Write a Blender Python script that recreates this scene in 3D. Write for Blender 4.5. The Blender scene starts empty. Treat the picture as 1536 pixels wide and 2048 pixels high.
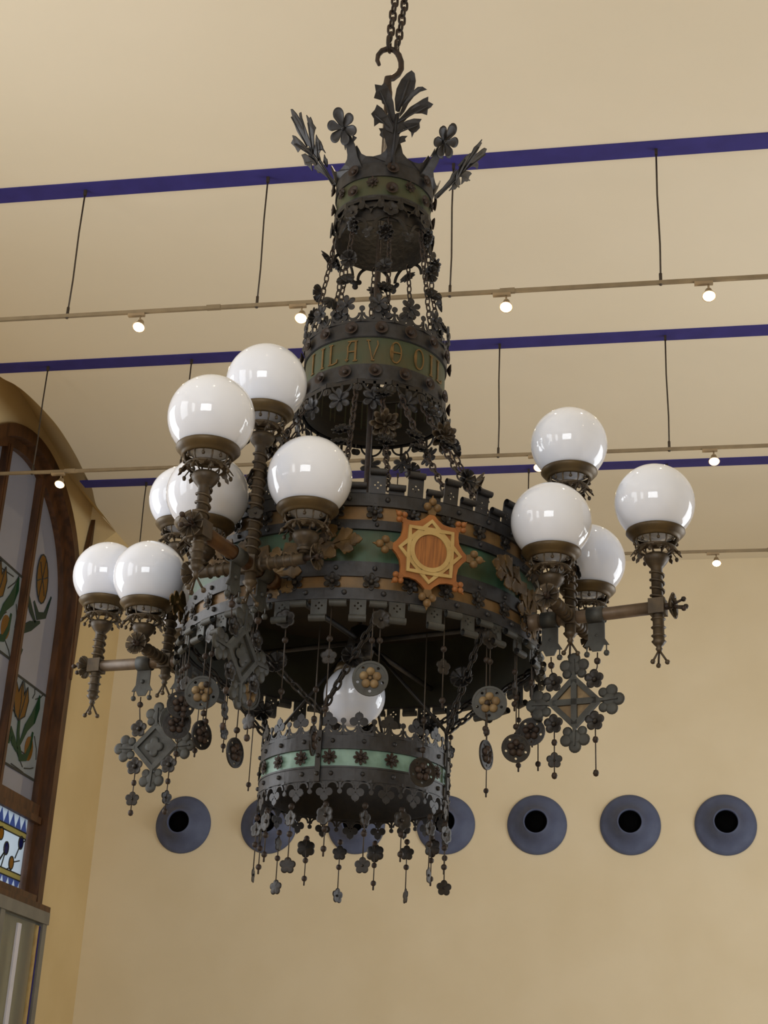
import bpy, bmesh, math, random
from math import sin, cos, pi, radians as R
from mathutils import Matrix, Vector

SC = bpy.context.scene
COL = SC.collection
random.seed(7)

# ------------------------------------------------------------------ camera, world, lights, exposure
cam_data = bpy.data.cameras.new('camera')
cam = bpy.data.objects.new('camera', cam_data)
COL.objects.link(cam)
cam_data.sensor_fit = 'VERTICAL'
cam_data.sensor_height = 24.0
cam_data.lens = 2958.0 / 2048.0 * 24.0
cam_data.clip_end = 200
PITCH, ROLL, YAW = R(23.2), R(-2.68), R(-11.1)
F = Vector((sin(YAW) * cos(PITCH), cos(YAW) * cos(PITCH), sin(PITCH)))
R0 = Vector((cos(YAW), -sin(YAW), 0))
U0 = R0.cross(F)
RV = cos(ROLL) * R0 - sin(ROLL) * U0
UV = sin(ROLL) * R0 + cos(ROLL) * U0
cam.matrix_world = Matrix(((RV.x, UV.x, -F.x, 0), (RV.y, UV.y, -F.y, 0), (RV.z, UV.z, -F.z, 1.6), (0, 0, 0, 1)))
SC.camera = cam

world = bpy.data.worlds.new('sky')
SC.world = world
world.use_nodes = True
bgn = world.node_tree.nodes['Background']
bgn.inputs[0].default_value = (0.78, 0.86, 1.0, 1)
bgn.inputs[1].default_value = 1.3

SC.view_settings.view_transform = 'Standard'
SC.view_settings.look = 'None'
SC.view_settings.gamma = 1
SC.view_settings.use_curve_mapping = False
SC.view_settings.exposure = 0.12
SC.cycles.use_denoising = True
SC.cycles.max_bounces = 10
SC.cycles.diffuse_bounces = 6


def area_light(name, loc, rot, sx, sy, power, col):
    d = bpy.data.lights.new(name, 'AREA')
    d.shape = 'RECTANGLE'
    d.size, d.size_y, d.energy, d.color = sx, sy, power, col
    o = bpy.data.objects.new(name, d)
    o.location, o.rotation_euler = loc, rot
    COL.objects.link(o)


DAY = (0.9, 0.95, 1.0)
P_LEFT_NEAR, P_LEFT_BACK, P_REAR, P_RIGHT_FAR, P_RIGHT_MID, P_SPOT, P_LAMP = 150, 75, 470, 150, 140, 34, 1.2
# daylight of the tall windows along the left wall (all outside the frame) and of the end behind the camera
area_light('side_area_light', (-6.3, 6.0, 4.2), (0, R(-90), 0), 3.6, 2.6, P_LEFT_NEAR, DAY)
for y in (1.4, -3.8):
    area_light('side_area_light', (-6.3, y, 4.6), (0, R(-90), 0), 3.6, 2.6, P_LEFT_BACK, DAY)
area_light('rear_window_daylight', (-1.0, -7.8, 4.4), (R(90), 0, 0), 6.0, 4.0, P_REAR, DAY)
area_light('side_area_light', (5.1, 11.2, 3.0), (0, R(90), 0), 3.6, 2.6, P_RIGHT_FAR, DAY)  # added unseen fill to brighten the far ceiling and walls, not a known window
area_light('side_area_light', (5.1, 9.0, 3.4), (0, R(90), 0), 3.6, 2.6, P_RIGHT_MID, DAY)  # second added fill from the right, likewise no known window


def lamp_light(loc, power, rad=0.035):
    """the glowing bulb of a ceiling spot, and the beam it throws downwards"""
    for kind, pw in (('POINT', power), ('SPOT', P_SPOT)):
        d = bpy.data.lights.new('spot_light', kind)
        d.energy, d.color, d.shadow_soft_size = pw, (1.0, 0.80, 0.55), rad
        if kind == 'SPOT':
            d.spot_size, d.spot_blend = R(75), 0.6
        o = bpy.data.objects.new('spot_light', d)
        o.location = loc
        COL.objects.link(o)


# ceiling spots on the tracks behind the photographer's frame
for y in (5.97, 3.41, 0.85, -1.7):
    for x in (-4.6, -2.9, -1.2, 0.5, 2.2):
        lamp_light((x, y, 6.8), P_LAMP)


# ------------------------------------------------------------------ materials
def new_mat(name):
    m = bpy.data.materials.new(name)
    m.use_nodes = True
    nt = m.node_tree
    return m, nt, nt.nodes['Principled BSDF']


def srgb(r, g, b):
    f = lambda c: (c / 255 / 12.92) if c / 255 <= 0.04045 else ((c / 255 + 0.055) / 1.055) ** 2.4
    return (f(r), f(g), f(b), 1)


def mat(name, c1, c2=None, rough=0.6, metal=0.0, scale=12.0, bump=0.0, detail=4, lo=0.35, hi=0.65, spec=0.5, stretch=None):
    m, nt, p = new_mat(name)
    p.inputs['Roughness'].default_value = rough
    p.inputs['Metallic'].default_value = metal
    p.inputs['Specular IOR Level'].default_value = spec
    c2 = c2 or c1
    tc = nt.nodes.new('ShaderNodeTexCoord')
    nz = nt.nodes.new('ShaderNodeTexNoise')
    nz.inputs['Scale'].default_value = scale
    nz.inputs['Detail'].default_value = detail
    if stretch:
        mp = nt.nodes.new('ShaderNodeMapping')
        mp.inputs['Scale'].default_value = stretch
        nt.links.new(tc.outputs['Object'], mp.inputs[0])
        nt.links.new(mp.outputs[0], nz.inputs['Vector'])
    else:
        nt.links.new(tc.outputs['Object'], nz.inputs['Vector'])
    rp = nt.nodes.new('ShaderNodeValToRGB')
    rp.color_ramp.elements[0].position, rp.color_ramp.elements[1].position = lo, hi
    rp.color_ramp.elements[0].color, rp.color_ramp.elements[1].color = c1, c2
    nt.links.new(nz.outputs['Fac'], rp.inputs[0])
    nt.links.new(rp.outputs[0], p.inputs['Base Color'])
    if bump:
        bn = nt.nodes.new('ShaderNodeBump')
        bn.inputs['Strength'].default_value = bump
        bn.inputs['Distance'].default_value = 0.02
        nt.links.new(nz.outputs['Fac'], bn.inputs['Height'])
        nt.links.new(bn.outputs[0], p.inputs['Normal'])
    return m


def emit_mat(name, col, strength):
    m, nt, p = new_mat(name)
    p.inputs['Base Color'].default_value = col
    p.inputs['Emission Color'].default_value = col
    p.inputs['Emission Strength'].default_value = strength
    return m


M = {}
M['plaster'] = mat('end_wall_plaster', srgb(216, 202, 172), srgb(221, 208, 180), 0.9, scale=1.1, bump=0.05, spec=0.2)
M['plaster_left'] = mat('side_wall_plaster', srgb(206, 184, 138), srgb(212, 191, 146), 0.9, scale=1.3, bump=0.05, spec=0.2)
M['ceiling'] = mat('ceiling_plaster', srgb(222, 212, 190), srgb(225, 215, 194), 0.9, scale=0.7, bump=0.03, spec=0.2)
M['blue'] = mat('violet_blue_paint', srgb(44, 40, 118), srgb(38, 34, 108), 0.7, scale=6)
M['floor'] = mat('floor_tile', srgb(164, 150, 132), srgb(150, 136, 118), 0.5, scale=3)
M['iron'] = mat('dark_wrought_iron', srgb(29, 27, 27), srgb(40, 35, 30), 0.5, 0.3, scale=30, bump=0.15)
M['iron_grey'] = mat('grey_iron_sheet', srgb(51, 51, 54), srgb(38, 36, 36), 0.5, 0.3, scale=22, bump=0.12)
M['rust'] = mat('rust_brown_iron', srgb(54, 39, 30), srgb(36, 28, 23), 0.6, 0.2, scale=40, bump=0.2)
M['inner'] = mat('drum_inner_sheet', srgb(40, 31, 18), srgb(25, 22, 16), 0.75, 0.1, scale=6, stretch=(1, 1, 12))
M['liner'] = mat('grey_green_liner', srgb(51, 53, 44), srgb(37, 37, 31), 0.7, 0.1, scale=8)
M['green'] = mat('green_patina', srgb(52, 86, 67), srgb(54, 68, 47), 0.55, 0.1, scale=9, bump=0.08)
M['olive'] = mat('olive_patina', srgb(56, 66, 45), srgb(64, 62, 37), 0.6, 0.1, scale=10, bump=0.08)
M['teal'] = mat('pale_teal_enamel', srgb(124, 156, 144), srgb(88, 118, 104), 0.5, 0, scale=14)
M['ochre'] = mat('ochre_gilding', srgb(123, 94, 55), srgb(94, 74, 46), 0.55, 0.15, scale=14, bump=0.1)
M['goldleaf'] = mat('old_gold_leaf', srgb(103, 79, 42), srgb(68, 52, 29), 0.5, 0.3, scale=20, bump=0.2)
M['letter'] = mat('gilt_lettering', srgb(114, 87, 45), srgb(94, 71, 35), 0.5, 0.25, scale=24)
M['brass'] = mat('aged_brass', srgb(88, 72, 44), srgb(68, 55, 35), 0.45, 0.35, scale=14, bump=0.05)
M['tube'] = mat('brown_tube', srgb(110, 94, 78), srgb(88, 74, 60), 0.5, 0.3, scale=16)
M['amber'] = mat('amber_tube', srgb(78, 50, 20), srgb(52, 33, 17), 0.3, 0.25, scale=12)
M['zinc'] = mat('grey_zinc', srgb(70, 72, 70), srgb(53, 53, 51), 0.6, 0.25, scale=18, bump=0.1)
M['cream_metal'] = mat('tarnished_cream', srgb(140, 120, 86), srgb(103, 83, 57), 0.6, 0.1, scale=22)
M['orange'] = mat('orange_plate', srgb(153, 97, 46), srgb(128, 78, 37), 0.55, 0.05, scale=10)
M['straw'] = mat('straw_gilding', srgb(180, 156, 103), srgb(162, 135, 84), 0.45, 0.1, scale=12)
M['wood_disc'] = mat('wood_grain', srgb(154, 98, 46), srgb(118, 72, 32), 0.55, 0, scale=14, stretch=(9, 1, 0.6))
M['window_wood'] = mat('window_wood', srgb(86, 54, 28), srgb(56, 34, 17), 0.45, 0, scale=5, stretch=(3, 3, 0.6))
M['grey_metal'] = mat('grey_frame_paint', srgb(122, 120, 112), srgb(112, 110, 104), 0.5, 0.2, scale=5)
M['nozzle'] = mat('slate_blue_paint', srgb(80, 90, 118), srgb(72, 80, 108), 0.65, 0, scale=8)
M['painted_light'] = mat('painted_window_light', srgb(206, 204, 214), srgb(196, 196, 206), 0.5, 0, scale=5)  # brightness of light behind the screen put into a pale colour
M['black'] = mat('black_void', srgb(3, 3, 4), srgb(2, 2, 2), 0.9, spec=0.05)
M['column'] = mat('brown_column_metal', srgb(81, 68, 50), srgb(59, 50, 39), 0.5, 0.3, scale=24, bump=0.1)
M['wire'] = mat('dark_wire', srgb(62, 52, 42), srgb(50, 42, 34), 0.6, 0.2, scale=30)
M['track'] = mat('track_grey', srgb(134, 120, 96), srgb(122, 108, 86), 0.5, 0.2, scale=8)
M['lamp_body'] = mat('spot_body', srgb(150, 132, 104), srgb(140, 122, 96), 0.5, 0.2, scale=8)
M['bulb'] = emit_mat('lit_bulb', (1.0, 0.83, 0.55, 1), 9.0)
M['lead'] = mat('lead_came', srgb(52, 54, 50), srgb(44, 46, 44), 0.6, 0.2)

g, nt, p = new_mat('opal_glass')
p.inputs['Base Color'].default_value = srgb(228, 235, 252)
p.inputs['Roughness'].default_value = 0.06
p.inputs['Specular IOR Level'].default_value = 0.6
p.inputs['Coat Weight'].default_value = 0.3
p.inputs['Coat Roughness'].default_value = 0.03
p.inputs['Subsurface Weight'].default_value = 0.25
p.inputs['Subsurface Radius'].default_value = (0.05, 0.05, 0.05)
M['opal'] = g


def glass(name, col, trans=0.75, gloss=0.12):
    m, nt, p = new_mat(name)
    nt.nodes.remove(p)
    out = nt.nodes['Material Output']
    tr = nt.nodes.new('ShaderNodeBsdfTranslucent')
    gl = nt.nodes.new('ShaderNodeBsdfGlossy')
    df = nt.nodes.new('ShaderNodeBsdfDiffuse')
    gl.inputs['Roughness'].default_value = 0.04
    tc = nt.nodes.new('ShaderNodeTexCoord')
    nz = nt.nodes.new('ShaderNodeTexNoise')
    nz.inputs['Scale'].default_value = 1.6
    mx = nt.nodes.new('ShaderNodeMix')
    mx.data_type = 'RGBA'
    mx.inputs[6].default_value = col
    mx.inputs[7].default_value = tuple(c * 0.8 for c in col[:3]) + (1,)
    nt.links.new(tc.outputs['Object'], nz.inputs['Vector'])
    nt.links.new(nz.outputs['Fac'], mx.inputs[0])
    nt.links.new(mx.outputs[2], tr.inputs[0])
    nt.links.new(mx.outputs[2], df.inputs[0])
    a = nt.nodes.new('ShaderNodeMixShader')
    a.inputs[0].default_value = 1 - trans
    b = nt.nodes.new('ShaderNodeMixShader')
    b.inputs[0].default_value = gloss
    nt.links.new(tr.outputs[0], a.inputs[1])
    nt.links.new(df.outputs[0], a.inputs[2])
    nt.links.new(a.outputs[0], b.inputs[1])
    nt.links.new(gl.outputs[0], b.inputs[2])
    nt.links.new(b.outputs[0], out.inputs[0])
    return m


M['g_grey'] = glass('grey_obscure_glass', srgb(166, 164, 168), 0.5, 0.16)
M['g_white'] = glass('white_leaded_glass', srgb(226, 232, 234), 0.8, 0.06)
M['g_green'] = glass('green_leaded_glass', srgb(66, 122, 84), 0.8, 0.06)
M['g_dgreen'] = glass('bottle_green_glass', srgb(70, 104, 92), 0.8, 0.06)
M['g_amber'] = glass('amber_leaded_glass', srgb(198, 150, 64), 0.8, 0.06)
M['g_blue'] = glass('pale_blue_glass', srgb(140, 160, 214), 0.8, 0.06)
M['g_dblue'] = glass('deep_blue_glass', srgb(50, 62, 140), 0.8, 0.06)
M['g_yellow'] = glass('yellow_leaded_glass', srgb(228, 212, 150), 0.8, 0.06)
m, nt, p = new_mat('clear_case_glass')
p.inputs['Base Color'].default_value = srgb(210, 214, 210)
p.inputs['Roughness'].default_value = 0.03
p.inputs['Transmission Weight'].default_value = 0.9
p.inputs['IOR'].default_value = 1.1
M['g_clear'] = m


# ------------------------------------------------------------------ mesh helpers
class MB:
    def __init__(self):
        self.bm = bmesh.new()
        self.mi = 0

    def _face(self, vs, sm=True):
        try:
            f = self.bm.faces.new(vs)
            f.smooth = sm
            f.material_index = self.mi
        except ValueError:
            pass

    def box(self, c, s, m=Matrix()):
        v = []
        for x in (-.5, .5):
            for y in (-.5, .5):
                for z in (-.5, .5):
                    v.append(self.bm.verts.new(m @ Vector((c[0] + x * s[0], c[1] + y * s[1], c[2] + z * s[2]))))
        for q in ((0, 1, 3, 2), (4, 6, 7, 5), (0, 4, 5, 1), (2, 3, 7, 6), (0, 2, 6, 4), (1, 5, 7, 3)):
            self._face([v[i] for i in q], False)
        return self

    def lathe(self, prof, seg=48, m=Matrix(), closed=False, sm=True):
        rings = []
        for r, z in prof:
            if r < 1e-6:
                rings.append([self.bm.verts.new(m @ Vector((0, 0, z)))])
            else:
                rings.append([self.bm.verts.new(m @ Vector((r * cos(2 * pi * i / seg), r * sin(2 * pi * i / seg), z))) for i in range(seg)])
        n = len(rings)
        for k in range(n if closed else n - 1):
            a, b = rings[k], rings[(k + 1) % n]
            for i in range(seg):
                j = (i + 1) % seg
                if len(a) == 1 and len(b) == 1:
                    continue
                if len(a) == 1:
                    self._face([a[0], b[i], b[j]], sm)
                elif len(b) == 1:
                    self._face([a[j], a[i], b[0]], sm)
                else:
                    self._face([a[i], a[j], b[j], b[i]], sm)
        return self

    def band(self, r, z0, z1, th=0.006, seg=96):
        return self.lathe([(r, z0), (r, z1), (r - th, z1), (r - th, z0)], seg, closed=True, sm=False)

    def ball(self, c, r, seg=12, sz=1.0):
        n = max(4, seg // 2)
        return self.lathe([(r * sin(pi * k / n), -r * cos(pi * k / n) * sz) for k in range(n + 1)], seg, Matrix.Translation(c))

    def tube(self, pts, rad, seg=8, closed=False, cap=True):
        pts = [Vector(q) for q in pts]
        n = len(pts)
        rr = rad if hasattr(rad, '__len__') else [rad] * n
        rings = []
        nrm = None
        for i, q in enumerate(pts):
            if closed:
                t = pts[(i + 1) % n] - pts[i - 1]
            else:
                t = pts[min(i + 1, n - 1)] - pts[max(i - 1, 0)]
            t.normalize()
            if nrm is None:
                nrm = t.orthogonal().normalized()
            else:
                nrm = (nrm - t * nrm.dot(t))
                nrm = nrm.normalized() if nrm.length > 1e-6 else t.orthogonal().normalized()
            b = t.cross(nrm)
            rings.append([self.bm.verts.new(q + rr[i] * (cos(2 * pi * k / seg) * nrm + sin(2 * pi * k / seg) * b)) for k in range(seg)])
        for i in range(n if closed else n - 1):
            a, b = rings[i], rings[(i + 1) % n]
            for k in range(seg):
                j = (k + 1) % seg
                self._face([a[k], a[j], b[j], b[k]])
        if cap and not closed:
            self._face(rings[0][::-1])
            self._face(rings[-1])
        return self

    def plate(self, pts, th=0.004, m=Matrix(), y0=0.0, curve=None):
        """outline in the XZ plane, facing -Y"""
        def P(x, z, y):
            v = Vector((x, y, z))
            if curve:
                v = curve(v)
            return m @ v
        a = [self.bm.verts.new(P(x, z, y0 - th / 2)) for x, z in pts]
        b = [self.bm.verts.new(P(x, z, y0 + th / 2)) for x, z in pts]
        self._face(a, False)
        self._face(b[::-1], False)
        n = len(pts)
        for i in range(n):
            j = (i + 1) % n
            self._face([a[i], b[i], b[j], a[j]], False)
        return self

    def pierced(self, outer, holes, th=0.004, m=Matrix(), y0=0.0):
        bm = self.bm
        es = []
        for loop in [outer] + holes:
            vs = [bm.verts.new(m @ Vector((x, y0 - th / 2, z))) for x, z in loop]
            es += [bm.edges.new((vs[i], vs[(i + 1) % len(vs)])) for i in range(len(vs))]
        r = bmesh.ops.triangle_fill(bm, use_beauty=True, use_dissolve=False, edges=es)
        fs = [f for f in r['geom'] if isinstance(f, bmesh.types.BMFace)]
        for f in fs:
            f.material_index = self.mi
        x = bmesh.ops.extrude_face_region(bm, geom=fs, use_keep_orig=True)
        d = (m.to_3x3() @ Vector((0, th, 0)))
        for v in x['geom']:
            if isinstance(v, bmesh.types.BMVert):
                v.co += d
            elif isinstance(v, bmesh.types.BMFace):
                v.material_index = self.mi
        return self

    def disk(self, c, r, th=0.004, n=14, y0=0.0, m=Matrix()):
        return self.plate([(c[0] + r * cos(2 * pi * k / n), c[1] + r * sin(2 * pi * k / n)) for k in range(n)], th, m, y0)

    def ringplate(self, c, r0, r1, th=0.004, n=24, y0=0.0, a0=0.0, a1=2 * pi, m=Matrix()):
        full = abs(a1 - a0 - 2 * pi) < 1e-6
        k = n if full else n + 1
        an = [a0 + (a1 - a0) * i / n for i in range(k)]
        rows = []
        for r, y in ((r0, y0 - th / 2), (r1, y0 - th / 2), (r1, y0 + th / 2), (r0, y0 + th / 2)):
            rows.append([self.bm.verts.new(m @ Vector((c[0] + r * cos(a), y, c[1] + r * sin(a)))) for a in an])
        for s in range(4):
            p, q = rows[s], rows[(s + 1) % 4]
            for i in range(n):
                j = (i + 1) % k
                self._face([p[i], p[j], q[j], q[i]], False)
        if not full:
            self._face([rw[0] for rw in rows], False)
            self._face([rw[-1] for rw in rows][::-1], False)
        return self

    def ribbon(self, path, w, th=0.004, m=Matrix(), y0=0.0, closed=False):
        """flat strip along a 2-D path in the XZ plane"""
        n = len(path)
        ww = w if hasattr(w, '__len__') else [w] * n
        rows = [[], [], [], []]
        for i, (x, z) in enumerate(path):
            if closed:
                a, b = path[i - 1], path[(i + 1) % n]
            else:
                a, b = path[max(i - 1, 0)], path[min(i + 1, n - 1)]
            dx, dz = b[0] - a[0], b[1] - a[1]
            l = math.hypot(dx, dz) or 1
            nx, nz = -dz / l * ww[i] / 2, dx / l * ww[i] / 2
            for s, (sg, y) in enumerate(((-1, -th / 2), (1, -th / 2), (1, th / 2), (-1, th / 2))):
                rows[s].append(self.bm.verts.new(m @ Vector((x + sg * nx, y0 + y, z + sg * nz))))
        for s in range(4):
            p, q = rows[s], rows[(s + 1) % 4]
            for i in range(n if closed else n - 1):
                j = (i + 1) % n
                self._face([p[i], p[j], q[j], q[i]], False)
        if not closed:
            self._face([rw[0] for rw in rows], False)
            self._face([rw[-1] for rw in rows][::-1], False)
        return self

    def sheet(self, rf, hf, nr=5, na=48, th=0.003, m=Matrix()):
        """a domed shape: outline radius rf(angle) in XZ, height hf(t) towards -Y"""
        fr, bk = [], []
        for lst, off in ((fr, 0), (bk, th)):
            c = self.bm.verts.new(m @ Vector((0, -hf(0) + off, 0)))
            lst.append([c])
            for k in range(1, nr + 1):
                t = k / nr
                lst.append([self.bm.verts.new(m @ Vector((rf(2 * pi * i / na) * t * sin(2 * pi * i / na), -hf(t) + off, rf(2 * pi * i / na) * t * cos(2 * pi * i / na)))) for i in range(na)])
        for lst in (fr, bk):
            for i in range(na):
                j = (i + 1) % na
                self._face([lst[0][0], lst[1][i], lst[1][j]])
                for k in range(1, nr):
                    self._face([lst[k][i], lst[k + 1][i], lst[k + 1][j], lst[k][j]])
        for i in range(na):
            j = (i + 1) % na
            self._face([fr[nr][i], bk[nr][i], bk[nr][j], fr[nr][j]])
        return self

    def mesh(self, name, mats):
        bmesh.ops.recalc_face_normals(self.bm, faces=self.bm.faces)
        me = bpy.data.meshes.new(name)
        self.bm.to_mesh(me)
        self.bm.free()
        for q in (mats if isinstance(mats, (list, tuple)) else [mats]):
            me.materials.append(M[q])
        return me


def put(name, me, parent=None, mtx=None, label=None):
    o = bpy.data.objects.new(name, me)
    COL.objects.link(o)
    if parent is not None:
        o.parent = parent
    if mtx is not None:
        o.matrix_local = mtx
    if label:
        o['label'] = label
    return o


def tag(o, label, cat=None, group=None, kind=None):
    o['label'] = label
    if cat:
        o['category'] = cat
    if group:
        o['group'] = group
    if kind:
        o['kind'] = kind
    return o


def empty(name, loc, rz=0.0, parent=None):
    o = bpy.data.objects.new(name, None)
    COL.objects.link(o)
    o.location = loc
    o.rotation_euler = (0, 0, rz)
    if parent is not None:
        o.parent = parent
    o.empty_display_size = 0.1
    return o


T = Matrix.Translation
RX = lambda a: Matrix.Rotation(a, 4, 'X')
RY = lambda a: Matrix.Rotation(a, 4, 'Y')
RZ = lambda a: Matrix.Rotation(a, 4, 'Z')


def verts_mesh(name, vs, fs, mats):
    me = bpy.data.meshes.new(name)
    me.from_pydata(vs, [], fs)
    me.materials.append(M[mats])
    return me


def box_struct(name, lo, hi, m, label, cat='wall'):
    b = MB()
    b.box([(lo[i] + hi[i]) / 2 for i in range(3)], [hi[i] - lo[i] for i in range(3)])
    return tag(put(name, b.mesh(name, m)), label, cat, kind='structure')


# ------------------------------------------------------------------ the room
XL, YE, HC = -6.42, 16.3, 8.0
XR, YR = 5.2, -8.0
box_struct('floor', (XL - .3, YR, -.2), (XR, YE + .2, 0), 'floor', 'tiled hall floor below the chandelier', 'floor')
box_struct('wall_end', (XL - .3, YE, 0), (XR, YE + .2, 8.2), 'plaster', 'warm beige end wall with a row of round blue nozzles', 'wall')
box_struct('wall_right', (XR, YR, 0), (XR + .2, YE + .2, 8.2), 'plaster', 'beige wall on the right side of the hall', 'wall')
box_struct('wall_rear', (XL - .3, YR - .2, 0), (XR + .2, YR, 8.2), 'plaster', 'beige wall behind the viewer', 'wall')

# left wall with the arched opening of the stained-glass window
WY, WZ, WR, WB = 13.3, 6.75, 1.6, 3.76


def arch_pts(r, n=40, zb=WB):
    pts = [(WY - r, zb)]
    pts += [(WY - r * cos(pi * k / n), WZ + r * sin(pi * k / n)) for k in range(n + 1)]
    pts.append((WY + r, zb))
    return pts


def left_wall():
    bm = bmesh.new()
    outer = [(YR, 0), (YE, 0), (YE, 9.4), (YR, 9.4)]
    hole = arch_pts(WR)
    es = []
    for loop in (outer, hole):
        vs = [bm.verts.new((XL, y, z)) for y, z in loop]
        for i in range(len(vs)):
            es.append(bm.edges.new((vs[i], vs[(i + 1) % len(vs)])))
    bmesh.ops.triangle_fill(bm, use_beauty=True, use_dissolve=False, edges=es)
    # give the wall its thickness: the reveal of the opening
    a = [bm.verts.new((XL, y, z)) for y, z in hole]
    b = [bm.verts.new((XL - .25, y, z)) for y, z in hole]
    for i in range(len(a)):
        j = (i + 1) % len(a)
        bm.faces.new((a[i], a[j], b[j], b[i]))
    me = bpy.data.meshes.new('wall_left')
    bm.to_mesh(me)
    bm.free()
    me.materials.append(M['plaster_left'])
    return me


tag(put('wall_left', left_wall()), 'ochre plaster side wall around the tall arched window', 'wall', kind='structure')

# flat ceiling whose left edge is cut back in a curve over the window, with the lunette pocket above it
KN = [(-6.09, 10.25), (-5.95, 10.85), (-5.889, 11.247), (-5.82, 11.40), (-5.778, 11.56), (-5.752, 11.80), (-5.738, 12.05), (-5.737, 12.29), (-5.756, 12.553), (-5.784, 12.818),
      (-5.814, 13.05), (-5.853, 13.29), (-5.894, 13.56), (-5.935, 13.80), (-6.045, 14.216), (-6.062, 14.5), (-6.09, 15.0)]


def smooth(P, m=5):
    out = []
    for i in range(len(P) - 1):
        p0, p1, p2, p3 = P[max(i - 1, 0)], P[i], P[i + 1], P[min(i + 2, len(P) - 1)]
        for k in range(m):
            t = k / m
            out.append(tuple(.5 * (2 * b + (c - a) * t + (2 * a - 5 * b + 4 * c - d) * t * t + (3 * b - a - 3 * c + d) * t ** 3) for a, b, c, d in zip(p0, p1, p2, p3)))
    return out + [P[-1]]


edge = [(-6.09, YR)] + smooth(KN) + [(-6.10, YE)]
vs = [(x, y, HC) for x, y in edge] + [(XR, YE, HC), (XR, YR, HC)]
vs2 = [(x, y, HC + .15) for x, y, z in vs]
n = len(vs)
fs = [tuple(range(n)), tuple(range(2 * n - 1, n - 1, -1))] + [(i, (i + 1) % n, n + (i + 1) % n, n + i) for i in range(n)]
tag(put('ceiling', verts_mesh('ceiling', vs + vs2, fs, 'ceiling')), 'flat cream plaster ceiling crossed by blue stripes', 'ceiling', kind='structure')
pk = edge[1:-1]
vs, fs = [], []
for x, y in pk:
    vs += [(x, y, HC + .001), ((x + XL) / 2, y, HC + .54 * (x - XL)), (XL, y, HC + 1.02 * (x - XL))]
for i in range(len(pk) - 1):
    fs += [(3 * i, 3 * i + 3, 3 * i + 4, 3 * i + 1), (3 * i + 1, 3 * i + 4, 3 * i + 5, 3 * i + 2)]
# coving between ceiling edge and wall on either side of the lunette
for (ya, yb) in ((15.0, YE), (YR, 10.25)):
    k = len(vs)
    vs += [(-6.09, ya, HC), (-6.09, yb, HC), (XL, yb, HC - .27), (XL, ya, HC - .27)]
    fs.append((k, k + 1, k + 2, k + 3))
for ye in (15.0, 10.25):
    k = len(vs)
    vs += [(-6.09, ye, HC), (XL, ye, HC + .35), (XL, ye, HC - .27)]
    fs.append((k, k + 1, k + 2))
tag(put('trim_4', verts_mesh('trim_4', vs, fs, 'plaster_left')), 'plaster cove where the ceiling bends down over the arched window', 'cove', kind='structure')

# blue stripes painted across the ceiling
STRIPE = (8.53, 11.09, 13.65)
for i, y in enumerate(STRIPE):
    b = MB()
    x0 = -6.0 if i < 2 else -5.99
    if i == 1:
        x0 = -5.96
    b.box(((x0 + XR) / 2, y, HC - .004), (XR - x0, .17, .012))
    tag(put('trim_%d' % (i + 1), b.mesh('stripe', 'blue')),
        ('broad violet-blue ceiling stripe, nearest the viewer', 'violet-blue ceiling stripe, middle one of three', 'narrowest-looking violet-blue ceiling stripe, nearest the end wall')[i],
        'stripe', kind='structure')


# ------------------------------------------------------------------ window
def solid_arch(b, r0, r1, x0, x1, zb=WB, n=40):
    A, B = arch_pts(r1, n, zb), arch_pts(r0, n, zb)
    rows = [[b.bm.verts.new((x, y, z)) for y, z in L] for x, L in ((x1, A), (x1, B), (x0, B), (x0, A))]
    for s in range(4):
        p, q = rows[s], rows[(s + 1) % 4]
        for i in range(len(A) - 1):
            b._face([p[i], p[i + 1], q[i + 1], q[i]], False)
    b._face([rw[0] for rw in rows], False)
    b._face([rw[-1] for rw in rows], False)


win = tag(empty('window_1', (XL, WY, WB)), 'tall arched stained-glass window with brown wooden frame', 'window', kind='structure')
WI = T((-XL, -WY, -WB))
b = MB()
solid_arch(b, 1.50, 1.63, XL - .10, XL + .05)
solid_arch(b, 1.40, 1.51, XL - .2, XL - .06)
put('frame', b.mesh('window_frame', 'window_wood'), win, WI)
GX = XL - .13


def arch_top(y):
    d = 1.42 ** 2 - (y - WY) ** 2
    return WZ + math.sqrt(max(d, 0))


MUL = (WY - .46, WY + .43)
for y in MUL:
    b = MB()
    b.box((GX + .02, y, (WB + arch_top(y)) / 2), (.12, .10, arch_top(y) - WB))
    b.box((GX + .075, y, (WB + arch_top(y)) / 2), (.03, .05, arch_top(y) - WB))
    put('mullion', b.mesh('mullion', 'window_wood'), win, WI)
b = MB()
b.box((GX + .03, WY, 4.68), (.14, 2.84, .16))
b.box((GX + .10, WY, 4.60), (.05, 2.9, .07))
put('transom', b.mesh('transom', 'window_wood'), win, WI)
b = MB()
b.box((GX + .08, WY, WB + .02), (.22, 2.9, .10))
b.box((XL + .05, WY, WB - .05), (.16, 3.36, .07))
put('window_sill', b.mesh('window_sill', 'window_wood'), win, WI)
b = MB()
pts = [(14.80, 7.35), (14.87, 7.62), (14.99, 8.16), (15.0, 7.9), (14.985, 7.5), (14.95, 7.0), (14.92, 6.2), (14.88, 6.2)]
b.plate([(y, z) for y, z in pts], .05, T((XL + .035, 0, 0)) @ RZ(R(90)))
put('casing_spur', b.mesh('casing_spur', 'window_wood'), win, WI)
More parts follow.
